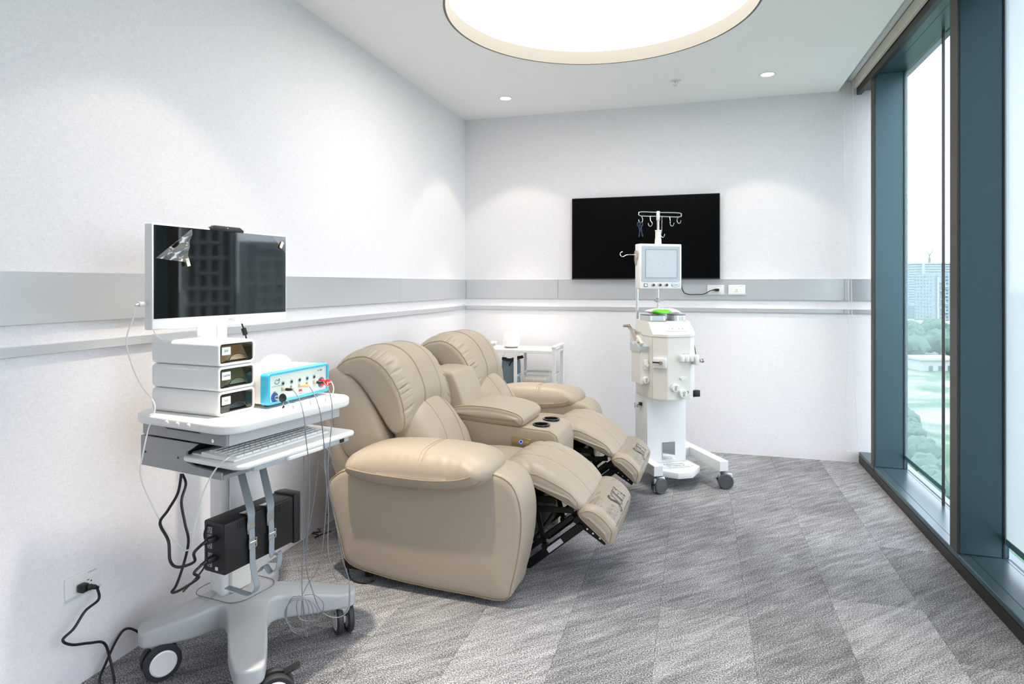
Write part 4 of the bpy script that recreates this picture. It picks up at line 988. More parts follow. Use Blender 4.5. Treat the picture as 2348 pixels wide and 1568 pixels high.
# key with ring
DM = Matrix.Translation(LX) @ Matrix.Rotation(LR, 4, 'Z')
kp = DM @ Vector(dp(.085, .15))
k_ = thing('key_bunch', 'black-headed key in the laser switch with a second key on its ring', 'key', kp, LR)
bm = B(); box(bm, (.016, 0, 0), (.014, .002, .006)); obj('key_blade', bm, M_CHROME, k_, smooth=False)
bm = B(); prism(bm, [(.012*math.cos(a*PI/10), .015*math.sin(a*PI/10)) for a in range(20)], -.002, .002, lambda x, y, z: (.034+x*.9, z+(x*.35), y), bev=.0008); obj('key_head', bm, M_BLACK, k_)
bm = B(); tube(bm, [(.042+.004*math.sin(a*PI/6), .006+.009*math.sin(a*PI/6), -.019+.010*math.cos(a*PI/6)) for a in range(12)], .0007, 5, closed=True, smooth=3); obj('key_ring', bm, M_CHROME, k_)
bm = B(); box(bm, (.040, -.005, -.031), (.003, .009, .015), .001, 1, R=Matrix.Rotation(-.5, 3, 'X')); obj('key_head', bm, M_BLACK, k_)
bm = B(); box(bm, (.041, -.0115, -.0405), (.0015, .004, .012), R=Matrix.Rotation(-.5, 3, 'X')); obj('key_blade', bm, M_BRASS, k_, smooth=False)
# mouse
mz = .8815+LH-.003
ms = thing('computer_mouse', 'white computer mouse lying on top of the blue framed laser box', 'mouse', (-1.515, 2.022, mz), math.radians(16))
bm = B(); N1, N2 = 28, 12; rows = []
for j in range(N2+1):
    v = j/N2; row = []
    for i in range(N1):
        a = 2*PI*i/N1; x = .056*math.cos(a); y = .031*math.sin(a)*(1+.08*math.cos(a)); k1 = math.sqrt(max(0, 1-v**2.6)); hgt_ = .035*(1-.22*((x*k1-.008)/.056)**2)
        row.append(bm.verts.new((x*k1, y*k1*(1-.05*math.sin(v*PI)), .001+hgt_*v**.9)))
    rows.append(row)
for A, C in zip(rows, rows[1:]):
    for i in range(N1):
        try: bm.faces.new((A[i], A[(i+1) % N1], C[(i+1) % N1], C[i]))
        except ValueError: pass
bmesh.ops.remove_doubles(bm, verts=bm.verts, dist=.0002); obj('body', bm, mat('mouse white', rgb(244, 236, 226), .35), ms, ang=60)
bm = B(); cyl(bm, (-.032, -.003, .0225), (-.032, .003, .0225), .006, n=16); obj('scroll_wheel', bm, M_GREY, ms)
# keyboard
KR = math.radians(-8); kb = thing('computer_keyboard', 'white computer keyboard on the pulled-out tray of the cart', 'keyboard', (-1.368, 1.795, .7565), KR)
bm = B(); prism(bm, [(-.070, 0), (.070, 0), (.070, .007), (-.065, .017), (-.070, .016)], -.208, .208, lambda x, y, z: (x, z, y), bev=.002); obj('body', bm, M_WHITE, kb)
rowsK = [15, 15, 15, 14, 13, 9]; cnt = 0; kt = None
tilt = math.atan2(-.010, .135)
for r_, nk in enumerate(rowsK[::-1]):
    x = .052-.0195*r_
    for i in range(nk+3):
        wk = .386/(nk+3); y = -.193+wk*(i+.5)
        if cnt >= 96: 
            break
        bm = B(); box(bm, (x, y, .0108+.0765*(.052-x)), (.0165, wk-.0028, .006), .0012, 1)
        o = obj('key', bm, M_WHITE, kb) ; cnt += 1
# cables of the cart
def cable(name, label, pts, r, m, cat='cable', n=7, group=None, sm=8):
    bm = B(); tube(bm, pts, r, n, smooth=sm); return tag(obj(name, bm, m), label, cat, group)
Dm = lambda L_: [atD(*q) for q in L_]
cable('monitor_cable', 'thin white cable looping from the left side of the monitor down beside the cart', [Vector((-1.628, 1.552, 1.228)), Vector((-1.640, 1.530, 1.226))]+Dm([(305, 730, 1.93), (290, 780, 1.93), (302, 835, 1.95), (325, 885, 1.98), (355, 930, 1.99), (340, 985, 1.98), (328, 1040, 1.97), (322, 1090, 1.97), (345, 1150, 1.96), (380, 1215, 1.95), (414, 1254, 1.94), (426, 1260, 1.93)]), .0022, M_CABLEW)
bm = B(); 
pg = thing('cable_plug', 'small grey white plug pushed into the left side of the monitor', 'plug', (-1.6, 1.546, 1.228), MR)
bm = B(); box(bm, (-.028, -.012, .0), (.011, .024, .015), .003, 2); cyl(bm, (-.028, -.024, 0), (-.028, -.034, -.002), .0035, .0025, 10); obj('plug_body', bm, mat('pale grey plug', rgb(196, 196, 196), .45), pg)
cable('keyboard_cable', 'white cable hanging from the keyboard tray in a long bow', [Vector((-1.36, 1.60, .765))]+Dm([(520, 1052, 1.86), (495, 1075, 1.86), (468, 1125, 1.88), (450, 1190, 1.90), (438, 1250, 1.92), (428, 1262, 1.93), (412, 1258, 1.94)]), .0023, M_CABLEW)
cable('monitor_lead', 'pair of thin white leads below the lower left monitor corner', Dm([(350, 752, 2.02), (358, 768, 2.03), (374, 780, 2.04), (392, 790, 2.07)]), .0017, M_CABLEW)
fl_ = thing('ferrite_cable', 'short black lead with a ferrite lump hanging under the monitor', 'cable', (-1.60, 1.93, 1.14))
fo = Vector((-1.60, 1.93, 1.14)); q0, q1, q2, q3 = [atD(*q)-fo for q in ((553, 738, 2.42), (558, 752, 2.42), (563, 768, 2.42), (568, 790, 2.42))]
bm = B(); tube(bm, [q0, q1, q2, q3], .0028, 8, smooth=4); obj('lead', bm, M_BLACK, fl_)
bm = B(); cyl(bm, q1, q2, .0095, n=10, bev=.003); obj('ferrite_lump', bm, M_BLACK, fl_)
# ---- battery unit strapped on the column
UR = math.radians(-9); UO = Vector((-1.385, 1.605, .398)); ud = Vector((math.cos(UR), math.sin(UR), 0)); ub = Vector((-ud.y, ud.x, 0))
up_ = thing('battery_backup_unit', 'black battery power unit strapped to the cart column', 'power supply', UO, UR)
UD, UW, UH = .092, .325, .158
bm = B(); bx(bm, -UD, 0, 0, UW-.04, 0, UH, .006, 3); obj('body', bm, M_BLACK, up_)
bm = B(); prism(bm, [(-UD-.002, UW-.04), (.002, UW-.04), (.002, UW-.012), (-.012, UW+.004), (-UD+.012, UW+.004), (-UD-.002, UW-.012)], -.006, UH+.004, bev=.004); obj('front_fascia', bm, M_BLACK, up_)
bm = B(); bx(bm, -UD+.012, -.010, -.0015, .001, .012, UH-.012, .0008, 1); bkp = obj('back_panel', bm, mat('matt black panel', rgb(30, 30, 32), .6), up_)
M_SOCK = mat('socket grey', rgb(150, 150, 150), .5)
for z in (.028, .052, .085, .109, .132)[:5]:
    bm = B(); box(bm, (-.062, -.0022, z), (.020, .0016, .020), .0006, 1); s_ = obj('socket', bm, M_SOCK, bkp)
    bm = B()
    for dx in (-.005, .005): box(bm, (-.062+dx, -.0032, z+.003), (.0018, .001, .007))
    cyl(bm, (-.062, -.0038, z-.006), (-.062, -.003, z-.006), .0022, n=8); obj('socket_slots', bm, M_BLACK, s_, smooth=False)
bm = B(); box(bm, (-.032, -.0025, .018), (.010, .002, .010)); obj('usb_port', bm, M_WHITE, bkp, smooth=False)
for k in range(8):
    for (sx, z) in ((.0006, UH-.02),):
        for y0_ in (.05, .17): bm = B(); box(bm, (.0002, y0_+k*.0075, z), (.0012, .0026, .026)); obj('vent_slot', bm, mat('vent black', rgb(6, 6, 6), .7), up_, smooth=False)
for z in (.052, .112):
    bm = B(); box(bm, (-.038, -.018, z), (.020, .034, .018), .005, 2); cyl(bm, (-.038, -.034, z), (-.038, -.052, z-.004), .006, .0045, 10); obj('power_plug', bm, M_BLACK, up_)
UM = Matrix.Translation(UO) @ Matrix.Rotation(UR, 4, 'Z')
def ul(x, y, z): return UM @ Vector((x, y, z))
# straps
def strap(name, label, yb, top_l, tail):
    t = thing(name, label, 'strap', ul(.004, yb, UH))
    o0 = ul(.004, yb, UH); L_ = lambda P: [Vector(p)-o0 for p in P]
    tp = CM @ Vector(top_l)
    bm = B(); ribbon(bm, L_([tp, tp.lerp(ul(.006, yb, UH+.012), .5), ul(.006, yb, UH+.010), ul(.0045, yb, UH-.03), ul(.005, yb+.002, .10)]), ub, .026, .0022); obj('upper_band', bm, M_STRAP, t)
    bm = B(); ribbon(bm, L_([ul(.007, yb+.002, .112), ul(.009, yb+.003, .06), ul(.010, yb+.004, 0)]+[Vector(q) for q in tail]), ub, .022, .0022, smooth=8); obj('hanging_band', bm, M_STRAP, t)
    bm = B(); ribbon(bm, L_([ul(-.03, yb, UH+.0035), ul(.0, yb, UH+.005), ul(.0055, yb, UH-.006), ul(.0065, yb, UH-.045)]), ub, .030, .0016, smooth=5); obj('buckle_plate', bm, M_CHROME, t)
    bm = B(); c = ul(.011, yb+.003, .068)-o0
    for s in (-1, 1): box(bm, c+Vector((0, 0, s*.014)), (.004, .030, .003), R=Matrix.Rotation(UR, 3, 'Z')); box(bm, c+ub*s*.0145, (.004, .003, .028), R=Matrix.Rotation(UR, 3, 'Z'))
    box(bm, c, (.005, .026, .010), .001, 1, R=Matrix.Rotation(UR, 3, 'Z')); obj('slide_buckle', bm, M_CHROME, t)
strap('webbing_strap', 'grey webbing strap round the black battery unit, the one nearer its plugs', .095, (.070, -.025, .657), [atD(586, 1325, 2.02), atD(590, 1345, 2.02), atD(575, 1362, 2.03), atD(540, 1352, 2.05), atD(520, 1346, 2.06)])
strap('webbing_strap', 'grey webbing strap round the black battery unit, the one nearer the sofa', .175, (.070, .071, .657), [atD(640, 1268, 2.13), atD(638, 1298, 2.13), atD(622, 1312, 2.13), atD(608, 1296, 2.14), atD(595, 1310, 2.15)])
# power cords
pa, pb = ul(-.038, -.050, .108), ul(-.038, -.050, .048)
cable('power_cord', 'black power cord dropping from the cart and curving into the upper plug', Dm([(416, 1086, 2.02), (408, 1130, 2.0), (385, 1170, 1.97), (367, 1200, 1.94), (386, 1240, 1.92), (390, 1285, 1.91), (408, 1300, 1.90), (445, 1288, 1.89)])+[pa+Vector((-.0, -.03, -.012)), pa], .0045, M_BLACK)
cable('power_cord', 'black power cord hanging in a narrow V behind the white cables', Dm([(418, 1087, 2.04), (426, 1110, 2.03), (416, 1150, 2.01), (424, 1200, 1.99), (432, 1240, 1.98), (422, 1290, 1.97), (405, 1340, 1.95), (394, 1357, 1.94), (410, 1354, 1.93), (455, 1325, 1.91)])+[pb+Vector((0, -.03, -.012)), pb], .0042, M_BLACK)
cable('power_cord', 'thin black cord from the battery unit down to the cart base', [ul(-.07, -.004, .148), ul(-.074, -.012, .12)]+Dm([(474, 1260, 1.93), (468, 1300, 1.95), (440, 1335, 1.98), (420, 1356, 2.02)]), .0028, M_BLACK)
# fibre cables
M0 = DM
def pport(k, dx): p = dp(ports[k], .40); return M0 @ Vector((p[0]+dx, p[1], p[2]))
def fibre(k, mboot, label, pts):
    t = thing('fibre_cable', label, 'cable', pport(k, .013)); o0 = pport(k, .013)
    d0 = atD(*pts[0])-o0; d1 = atD(*pts[1])-o0; ax0 = Vector((math.cos(LR), math.sin(LR), 0))
    bm = B(); tube(bm, [Vector((0, 0, 0)), ax0*.012, ax0*.026+Vector((0, .004, 0)), d0], [.0052]*7+[.0052-.0006*i for i in range(6)]+[.002]*6, 10, smooth=6); obj('boot', bm, mboot, t)
    bm = B(); tube(bm, [d0*.98]+[atD(*q)-o0 for q in pts], .0016, 6, smooth=8); obj('cable_run', bm, M_CABLEG, t)
fibre(0, M_BLACK, 'grey fibre cable with a black boot from the first laser port', [(670, 891, 1.93), (686, 915, 1.90), (697, 955, 1.87), (702, 1010, 1.86), (708, 1060, 1.86), (710, 1140, 1.88), (705, 1230, 1.92), (703, 1300, 1.95), (716, 1352, 1.98), (736, 1400, 2.0), (770, 1416, 2.02), (797, 1400, 2.03), (801, 1350, 2.05)])
fibre(2, mat('yellow boot', rgb(228, 186, 120), .45), 'grey fibre cable with a yellow boot from the middle laser port', [(711, 888, 2.02), (724, 912, 1.98), (735, 950, 1.95), (742, 1010, 1.95), (748, 1080, 1.96), (748, 1150, 1.98), (742, 1230, 2.0), (730, 1300, 2.02), (705, 1340, 2.02), (694, 1362, 2.01), (680, 1385, 2.0), (690, 1420, 2.0), (730, 1420, 2.0), (742, 1385, 2.0), (722, 1364, 2.01), (698, 1364, 2.01)])
fibre(4, M_BLACK, 'grey fibre cable with a black boot beside the red stop button', [(743, 877, 2.15), (756, 900, 2.12), (762, 945, 2.10), (757, 1010, 2.08), (752, 1080, 2.06), (760, 1150, 2.06), (772, 1210, 2.08), (785, 1280, 2.09), (800, 1330, 2.09), (802, 1385, 2.07), (795, 1405, 2.05)])
cable('fibre_cable', 'thin grey cable falling straight from under the keyboard tray', Dm([(730, 1050, 2.16), (727, 1090, 2.15), (716, 1170, 2.12), (703, 1230, 2.1), (692, 1310, 2.05), (693, 1362, 2.03), (692, 1430, 2.03), (705, 1460, 2.03), (697, 1420, 2.03), (694, 1365, 2.03)]), .0015, M_CABLEG)
cable('fibre_cable', 'thin grey cable hanging leftmost under the keyboard tray', Dm([(697, 1046, 2.10), (697, 1150, 2.09), (695, 1280, 2.07), (693, 1362, 2.04), (704, 1440, 2.03)]), .0015, M_CABLEG)
cable('fibre_cable', 'thin grey cable in small loops under the right end of the tray', Dm([(728, 1046, 2.2), (733, 1062, 2.18), (748, 1075, 2.17), (760, 1060, 2.16), (757, 1040, 2.15), (746, 1028, 2.15), (744, 1060, 2.15), (750, 1120, 2.13), (753, 1180, 2.12), (752, 1260, 2.1), (763, 1310, 2.1), (775, 1333, 2.12)]), .0015, M_CABLEG)
cable('fibre_coil', 'loose coil of grey fibre cable hanging at the cart base', [atD(693+(26+6*(k//14))*math.sin(k*2*PI/14)-10+4*(k//14), 1408+(44-4*(k//14))*-math.cos(k*2*PI/14), 2.0-.004*k/14) for k in range(43)], .0013, M_CABLEG, sm=4)
cable('looped_cable', 'thin white cord loop at the rear right of the worktop', [atD(*q) for q in ((751, 882, 2.3), (752, 872, 2.32), (760, 876, 2.34), (765, 890, 2.34), (762, 906, 2.34))], .0018, M_CABLEW)
# plug and cord at the left wall outlet
t = thing('power_cord', 'black power cord from the left wall outlet snaking over the floor', 'cable', (XL+.012, 1.556, .318)); o0 = Vector((XL+.012, 1.556, .318))
bm = B(); box(bm, (.014, 0, 0), (.026, .028, .026), .006, 3); tube(bm, [(.024, .006, 0), (.034, .018, -.002), (.036, .032, -.012)], [.010]*5+[.0075]*4+[.006]*4, 10, smooth=6); obj('plug', bm, M_BLACK, t)
P_ = [Vector((.036, .030, -.012)), Vector((.037, .034, -.05))]+[q-o0 for q in (atX(196, 1400, XL+.05), atX(170, 1440, XL+.05), atX(144, 1467, XL+.05), atX(165, 1478, XL+.055), atX(205, 1474, XL+.06), atX(238, 1474, XL+.06), atX(252, 1510, XL+.07), atZ(262, 1566, .006), atZ(250, 1590, .005), atZ(228, 1562, .005), atX(245, 1515, XL+.03), atX(268, 1466, XL+.02), atX(288, 1442, XL+.015), atX(312, 1446, XL+.03), atZ(350, 1475, .006), atZ(375, 1466, .005), atZ(392, 1432, .006))]
bm = B(); tube(bm, P_, .0042, 8, smooth=8); obj('cord', bm, M_BLACK, t)
cable('floor_cord', 'tangled thin black cord on the floor behind the sofa', [atZ(*q) for q in ((752, 1180, .05), (728, 1190, .03), (722, 1205, .01), (735, 1218, .004), (712, 1221, .004), (730, 1226, .004), (722, 1232, .006), (740, 1224, .004), (760, 1218, .004))], .0025, M_BLACK)
cable('floor_cord', 'black cord curving out from under the rear of the sofa', [atZ(*q) for q in ((798, 1300, .03), (800, 1318, .004), (812, 1332, .004), (838, 1337, .004), (858, 1331, .004))], .003, M_BLACK)

# ================================================================== THE BLOOD PURIFICATION MACHINE
VR = math.radians(30); VO = Vector((-.238, 4.374, 0))
iv = thing('apheresis_machine', 'tall cream medical treatment machine with screen and drip hooks on castors', 'medical machine', VO, VR)
# local x = to its left side as seen (right in the photo), local -y = front
def F(r, f, z): return (r, -f, z)
bm = B()
for r in (-.195, .255): bx(bm, r-.030, r+.030, -.355, .26, .112, .175, .002, 1)
bx(bm, -.17, .23, .02, .10, .112, .172, .002, 1); obj('base_legs', bm, M_WHITEM, iv)
bm = B(); prism(bm, [(-.150, -.06), (.165, -.06), (.165, -.215), (.165, -.215), (-.02, -.33), (-.06, -.33), (-.150, -.215)][:0] or [(-.155, -.06), (.165, -.06), (.165, -.22), (.055, -.325), (-.045, -.325), (-.155, -.22)], .075, .112, bev=.002); bp_ = obj('step_plate', bm, M_WHITEM, iv)
bm = B(); bx(bm, .165, .215, -.20, .0, .080, .084); obj('foot_bracket', bm, M_GREY, iv, smooth=False)
Mz = .1124
for s, ln, y, w_ in ((.027, 'CAUTION', -.135, 1.15), (.022, 'No stepping', -.168, 1.15), (.0125, 'Never step on this cover. Doing so may', -.200, 1.1), (.0125, 'cause damage to the machine.', -.219, 1.1)):
    text(ln, s, basis((.02, y, Mz), (1, 0, 0), (0, 1, 0)), M_TEXT, bp_, 'caution_lettering', ex=.0001, sx=w_, bold=.0002)
bm = B(); prism(bm, [(-.130, -.146), (-.098, -.146), (-.114, -.121)], Mz-.0004, Mz+.0003); obj('caution_triangle', bm, mat('caution yellow', rgb(246, 196, 30), .5), bp_, smooth=False)
bm = B(); bx(bm, -.14, .14, -.085, .10, .112, .60, .003, 2); obj('column', bm, M_WHITEM, iv)
bm = B(); bx(bm, -.034, .058, -.090, -.086, .128, .245, .001, 1); obj('mirror_plate', bm, mat('mirror steel', rgb(205, 210, 212), .08, 1), iv)
def vcast(r, f, ang):
    t = bpy.data.objects.new('castor', None); COL.objects.link(t); t.parent = iv; t.empty_display_size = .02
    d = Vector((math.cos(ang), math.sin(ang), 0)); ax = Vector((-d.y, d.x, 0)); c = Vector((r, -f, .048))+d*.018
    bm = B(); cyl(bm, (r, -f, .113), (r, -f, .088), .014, n=16); obj('stem', bm, mat('blue grey stem', rgb(96, 108, 118), .4), t)
    bm = B(); box(bm, c+Vector((0, 0, .006))-d*.0, (.085, .016, .085), .02, 3, R=Matrix.Rotation(ang, 3, 'Z')); obj('fork', bm, mat('castor silver', rgb(206, 212, 216), .35), t)
    for sg in (-1, 1):
        bm = B(); lathe(bm, [(0, -.010), (.044, -.010), (.048, -.006), (.048, .004), (.044, .008), (.041, .0085), (.040, .0065), (0, .0075)], c+ax*sg*.018, ax*sg, n=36); obj('wheel', bm, mat('dark grey wheel', rgb(84, 86, 88), .45), t)
    bm = B(); box(bm, c-d*.046+Vector((0, 0, .012)), (.022, .024, .010), .003, 2, R=Matrix.Rotation(ang, 3, 'Z')); obj('brake_pedal', bm, M_BLACK, t)
vcast(-.195, .335, .25); vcast(.255, .335, 2.75-PI); vcast(-.195, -.24, .6); vcast(.255, -.24, .6)
# body: chamfered cabinet with a sloping top panel
OUT = [(-.147, .07), (-.147, -.183), (-.080, -.250), (.080, -.250), (.147, -.183), (.147, .07)]
bm = B()
lo = [bm.verts.new((x, y, .552)) for x, y in OUT]; mi = [bm.verts.new((x, y, .952)) for x, y in OUT]
n = 6
for k in range(n): bm.faces.new((lo[k], lo[(k+1) % n], mi[(k+1) % n], mi[k]))
bm.faces.new(lo[::-1]); bm.faces.new(mi)
bmesh.ops.bevel(bm, geom=[e for e in bm.edges], offset=.003, segments=2, affect='EDGES'); bd_ = obj('cabinet', bm, M_CREAM, iv)
bm = B(); OT = [(-.150, .073), (-.150, -.185), (-.081, -.254), (.081, -.254), (.150, -.185), (.150, .073)]; TT = [(-.147, .070, 1.052), (-.147, -.112, 1.045), (-.125, -.135, 1.038), (.125, -.135, 1.038), (.147, -.112, 1.045), (.147, .070, 1.052)]
lo = [bm.verts.new((x, y, .953)) for x, y in OT]; m2 = [bm.verts.new((x, y, .968)) for x, y in OT]; hi = [bm.verts.new(p) for p in TT]
for A, C in ((lo, m2), (m2, hi)):
    for k in range(n): bm.faces.new((A[k], A[(k+1) % n], C[(k+1) % n], C[k]))
bm.faces.new(lo[::-1]); bm.faces.new(hi); obj('top_console', bm, M_CREAM, iv, ang=20)
# sloping recessed key strip
sl = Vector((0, .115, .070)).normalized(); nn_ = Vector((0, -sl.z, sl.y)); o0 = Vector((0, -.205, .9985))
def SP(x, v, h): return tuple(Vector((x, 0, 0))+o0+sl*v+nn_*h)
bm = B(); prism(bm, [(-.080, -.022), (.080, -.022), (.068, .016), (-.068, .016)], 0, .0035, lambda x, y, z: SP(x, y, z)); ks = obj('key_strip', bm, mat('pale blue strip', rgb(220, 230, 234), .4), iv, smooth=False)
bm = B(); softslab(bm, rrect(.118, .022, .010), .0035, .006, .001, lambda x, y, z: SP(x, y-.002, z)); obj('key_membrane', bm, M_WHITE, ks)
for x, c_ in ((-.048, (170, 160, 90)), (-.026, (190, 60, 90)), (.022, (60, 90, 150)), (.044, (70, 60, 90))):
    bm = B(); prism(bm, [(x+.0045*math.cos(a*PI/8), -.002+.0045*math.sin(a*PI/8)) for a in range(16)], .006, .0068, lambda x, y, z: SP(x, y, z)); obj('indicator_key', bm, mat('key %d' % c_[0], rgb(*c_), .4), ks, smooth=False)
# pump heads on the top
def pump(x0, x1, y0, y1, z0, z1):
    bm = B(); softslab(bm, rrect(x1-x0, y1-y0, .02, 5, (x0+x1)/2, (y0+y1)/2), z0, z1, .002); p = obj('pump_housing', bm, mat('silver grey housing', rgb(196, 202, 204), .35, .2), iv)
    bm = B(); softslab(bm, rrect(x1-x0-.002, y1-y0-.002, .02, 5, (x0+x1)/2, (y0+y1)/2), z1-.001, z1+.006, .0015); obj('pump_lid', bm, mat('smoky lid', rgb(104, 104, 116), .2), p)
    for x in (x0+.018, x1-.022):
        bm = B(); bx(bm, x-.006, x+.006, y0-.004, y0+.003, z0+.004, z1, .001, 1); obj('tube_guide', bm, M_WHITEM, p)
    return p
pump(-.145, -.015, -.115, .03, 1.046, 1.082); pump(.045, .130, -.115, .02, 1.046, 1.082)
bm = B(); lathe(bm, [(0, 0), (.016, 0), (.014, .006), (0, .008)], (-.075, -.07, 1.087), n=20); obj('pump_knob', bm, mat('peach knob', rgb(240, 214, 190), .4), iv)
bm = B(); bx(bm, -.02, .10, -.128, -.095, 1.038, 1.046, .003, 2); obj('tube_tray', bm, M_WHITE, iv)
# details on the front and the chamfer
def fd(r, z): return Vector((r, -.2505, z))
def knob(name, c, ax, r, h, m=M_WHITE, mark=True):
    bm = B(); lathe(bm, [(0, 0), (r, 0), (r, h*.75), (r*.88, h), (0, h)], c, ax, n=32); k = obj(name, bm, m, iv)
    if mark: 
        bm = B(); a = Vector(ax).normalized(); cc = Vector(c)+a*(h+.001); u = a.cross(Vector((0, 0, 1))).normalized(); R = Matrix((u, a, u.cross(a))).transposed(); box(bm, cc, (r*.55, .003, r*1.1), .001, 1, R=R); box(bm, cc+Vector((0, 0, r*.45))-u*r*.2, (r*.4, .0035, r*.18), R=R); obj('knob_grip', bm, mat('knob shade', rgb(186, 186, 180), .5), k)
    return k
knob('flow_knob', fd(-.031, .631), (0, -1, 0), .026, .018); knob('flow_knob', fd(.024, .593), (0, -1, 0), .027, .020)
knob('sensor_cap', fd(.018, .691), (0, -1, 0), .012, .012, M_WHITE, False)
bm = B(); bx(bm, .026, .060, -.2515, -.250, .682, .698); obj('front_label', bm, M_WHITE, iv, smooth=False)
bm = B(); lathe(bm, [(.0055, 0), (.0085, 0), (.0085, .002), (.0055, .002), (.0055, 0)], fd(.058, .6), (0, -1, 0), n=20); obj('port_ring', bm, mat('slate ring', rgb(80, 96, 104), .4), iv)
for k in range(3):
    bm = B(); bx(bm, .001+k*.033, .028+k*.033, -.278, -.250, .795, .838, .007, 3); obj('tube_clamp', bm, M_WHITE, iv)
bm = B(); bx(bm, .098, .118, -.290, -.205, .775, .840, .005, 2); obj('side_clamp_block', bm, M_WHITE, iv)
bm = B(); tube(bm, [(.125, -.19, .945), (.150, -.17, .90), (.155, -.175, .86), (.150, -.2, .82)], .0028, 8); obj('sensor_tube', bm, M_BLACK, iv)
bm = B(); cyl(bm, (.118, -.245, .795), (.175, -.230, .795), .0035, n=12); cyl(bm, (.158, -.234, .795), (.168, -.232, .795), .011, n=20); cyl(bm, (.174, -.230, .795), (.182, -.228, .795), .013, n=20); obj('clamp_screw', bm, M_STEEL, iv)
bm = B(); bx(bm, .126, .170, -.215, -.185, .560, .602, .003, 2); obj('black_clip', bm, M_BLACK, iv)
text('PLASMA   BLOOD', .006, basis(fd(.045, .846)+Vector((0, -.0004, 0)), (1, 0, 0), (0, 0, 1)), M_INKG, iv, 'front_lettering')
# clamp on the chamfer
cn = Vector((-1, -1, 0)).normalized(); cu = Vector((1, -1, 0)).normalized(); cc = Vector((-.1135, -.2165, 0))
Rc = Matrix((cu, -cn, Vector((0, 0, 1)))).transposed()
bm = B(); box(bm, cc+cn*.009+Vector((0, 0, .788)), (.088, .022, .066), .006, 2, R=Rc); ck = obj('clamp_block', bm, M_WHITE, iv)
bm = B(); cyl(bm, cc+cn*.020+cu*.012+Vector((0, 0, .790)), cc+cn*.032+cu*.012+Vector((0, 0, .790)), .012, n=24); obj('clamp_pivot', bm, M_STEEL, ck)
bm = B(); box(bm, cc+cn*.030-cu*.018+Vector((0, 0, .792)), (.048, .008, .009), .003, 2, R=Rc); obj('clamp_lever', bm, M_BLACK, ck)
bm = B(); cyl(bm, cc+cu*-.026+Vector((0, 0, .883)), cc+cn*.006+cu*-.026+Vector((0, 0, .883)), .005, n=14); obj('stud', bm, M_WHITE, iv)
bm = B(); bx(bm, -.1475, -.1462, -.176, -.1745, .556, .95); obj('panel_joint', bm, mat('joint shade', rgb(120, 118, 108), .6), iv, smooth=False)
# pump box on the side
bm = B(); bx(bm, -.205, -.147, -.120, .02, .640, .862, .002, 1); sbx = obj('side_pump_box', bm, M_CREAM, iv)
bm = B(); prism(bm, [(-.124, .850), (.024, .850), (.024, .905), (.005, .905), (-.02, .893), (-.04, .893), (-.052, .908), (-.085, .896), (-.100, .880), (-.130, .885)], -.212, -.147, lambda x, y, z: (z, x, y)); obj('pump_rotor_housing', bm, mat('silver grey housing', (.6,.6,.6)), sbx, smooth=False)
bm = B(); bx(bm, -.185, -.155, -.132, -.120, .735, .800, .004, 2); obj('side_valve', bm, M_WHITE, sbx)
bm = B(); cyl(bm, (-.166, -.132, .766), (-.166, -.142, .766), .011, n=20); obj('side_valve_dial', bm, M_WHITE, sbx)
k = knob('side_knob', Vector((-.170, -.120, .667)), (0, -1, 0), .022, .016)
bm = B(); box(bm, (-.190, -.075, .925), (.020, .090, .012), .002, 1, R=Matrix.Rotation(.55, 3, 'X')); cyl(bm, (-.205, -.06, .915), (-.175, -.06, .915), .012, n=16); cyl(bm, (-.205, -.10, .90), (-.215, -.145, .905), .003, n=8); obj('rotor_lever', bm, M_CREAM2, sbx)
bm = B(); tube(bm, [(-.160, .150, 1.008), (-.160, .170, 1.000), (-.160, .155, .978)], .006, 8, smooth=4)
prism(bm, [(.165, .995), (.180, 1.010), (.150, 1.012), (.095, .985), (.03, .935), (.005, .915), (.0, .900), (.03, .895), (.075, .925), (.12, .965)], -.166, -.160, lambda x, y, z: (z, x, y), bev=.001); cyl(bm, (-.150, .165, 1.0), (-.20, .165, 1.0), .009, n=14); obj('push_handle', bm, M_STEEL, iv)
bm = B(); bx(bm, -.150, -.10, -.02, .17, .86, .985, .003, 1); obj('rear_side_plate', bm, M_CREAM, iv)
bm = B(); cyl(bm, (-.14, .02, .478), (-.165, .02, .478), .008, n=14); bx(bm, -.168, -.160, .0, .055, .465, .472); bx(bm, -.168, -.163, .05, .056, .452, .490); obj('cable_hook', bm, M_CHROME, iv)
bm = B(); bx(bm, -.158, -.140, -.012, .012, .480, .500, .002, 1); obj('hook_block', bm, M_BLACK, iv)
# poles and monitor
bm = B(); cyl(bm, (-.128, .095, .60), (-.128, .095, 1.275), .0105, n=20); obj('side_pole', bm, M_CHROME, iv)
bm = B(); cyl(bm, (0, .040, 1.045), (0, .040, 1.72), .0085, n=20); obj('drip_pole', bm, M_CHROME, iv)
bm = B(); cyl(bm, (0, .040, 1.56), (0, .040, 1.600), .023, .021, n=28); cyl(bm, (0, .040, 1.600), (0, .040, 1.650), .019, n=28); cyl(bm, (0, .040, 1.650), (0, .040, 1.656), .022, n=28); obj('pole_sleeve', bm, M_CREAM, iv)
bm = B(); bx(bm, -.155, .155, 0.0, .072, 1.258, 1.560, .006, 3); dm = obj('display_housing', bm, M_WHITE, iv)
bm = B(); prism(bm, rrect(.280, .238, .004, 3, 0, 1.426), -.0035, .001, lambda x, y, z: (x, z, y)); obj('display_bezel', bm, mat('grey blue bezel', rgb(178, 188, 196), .35), dm)
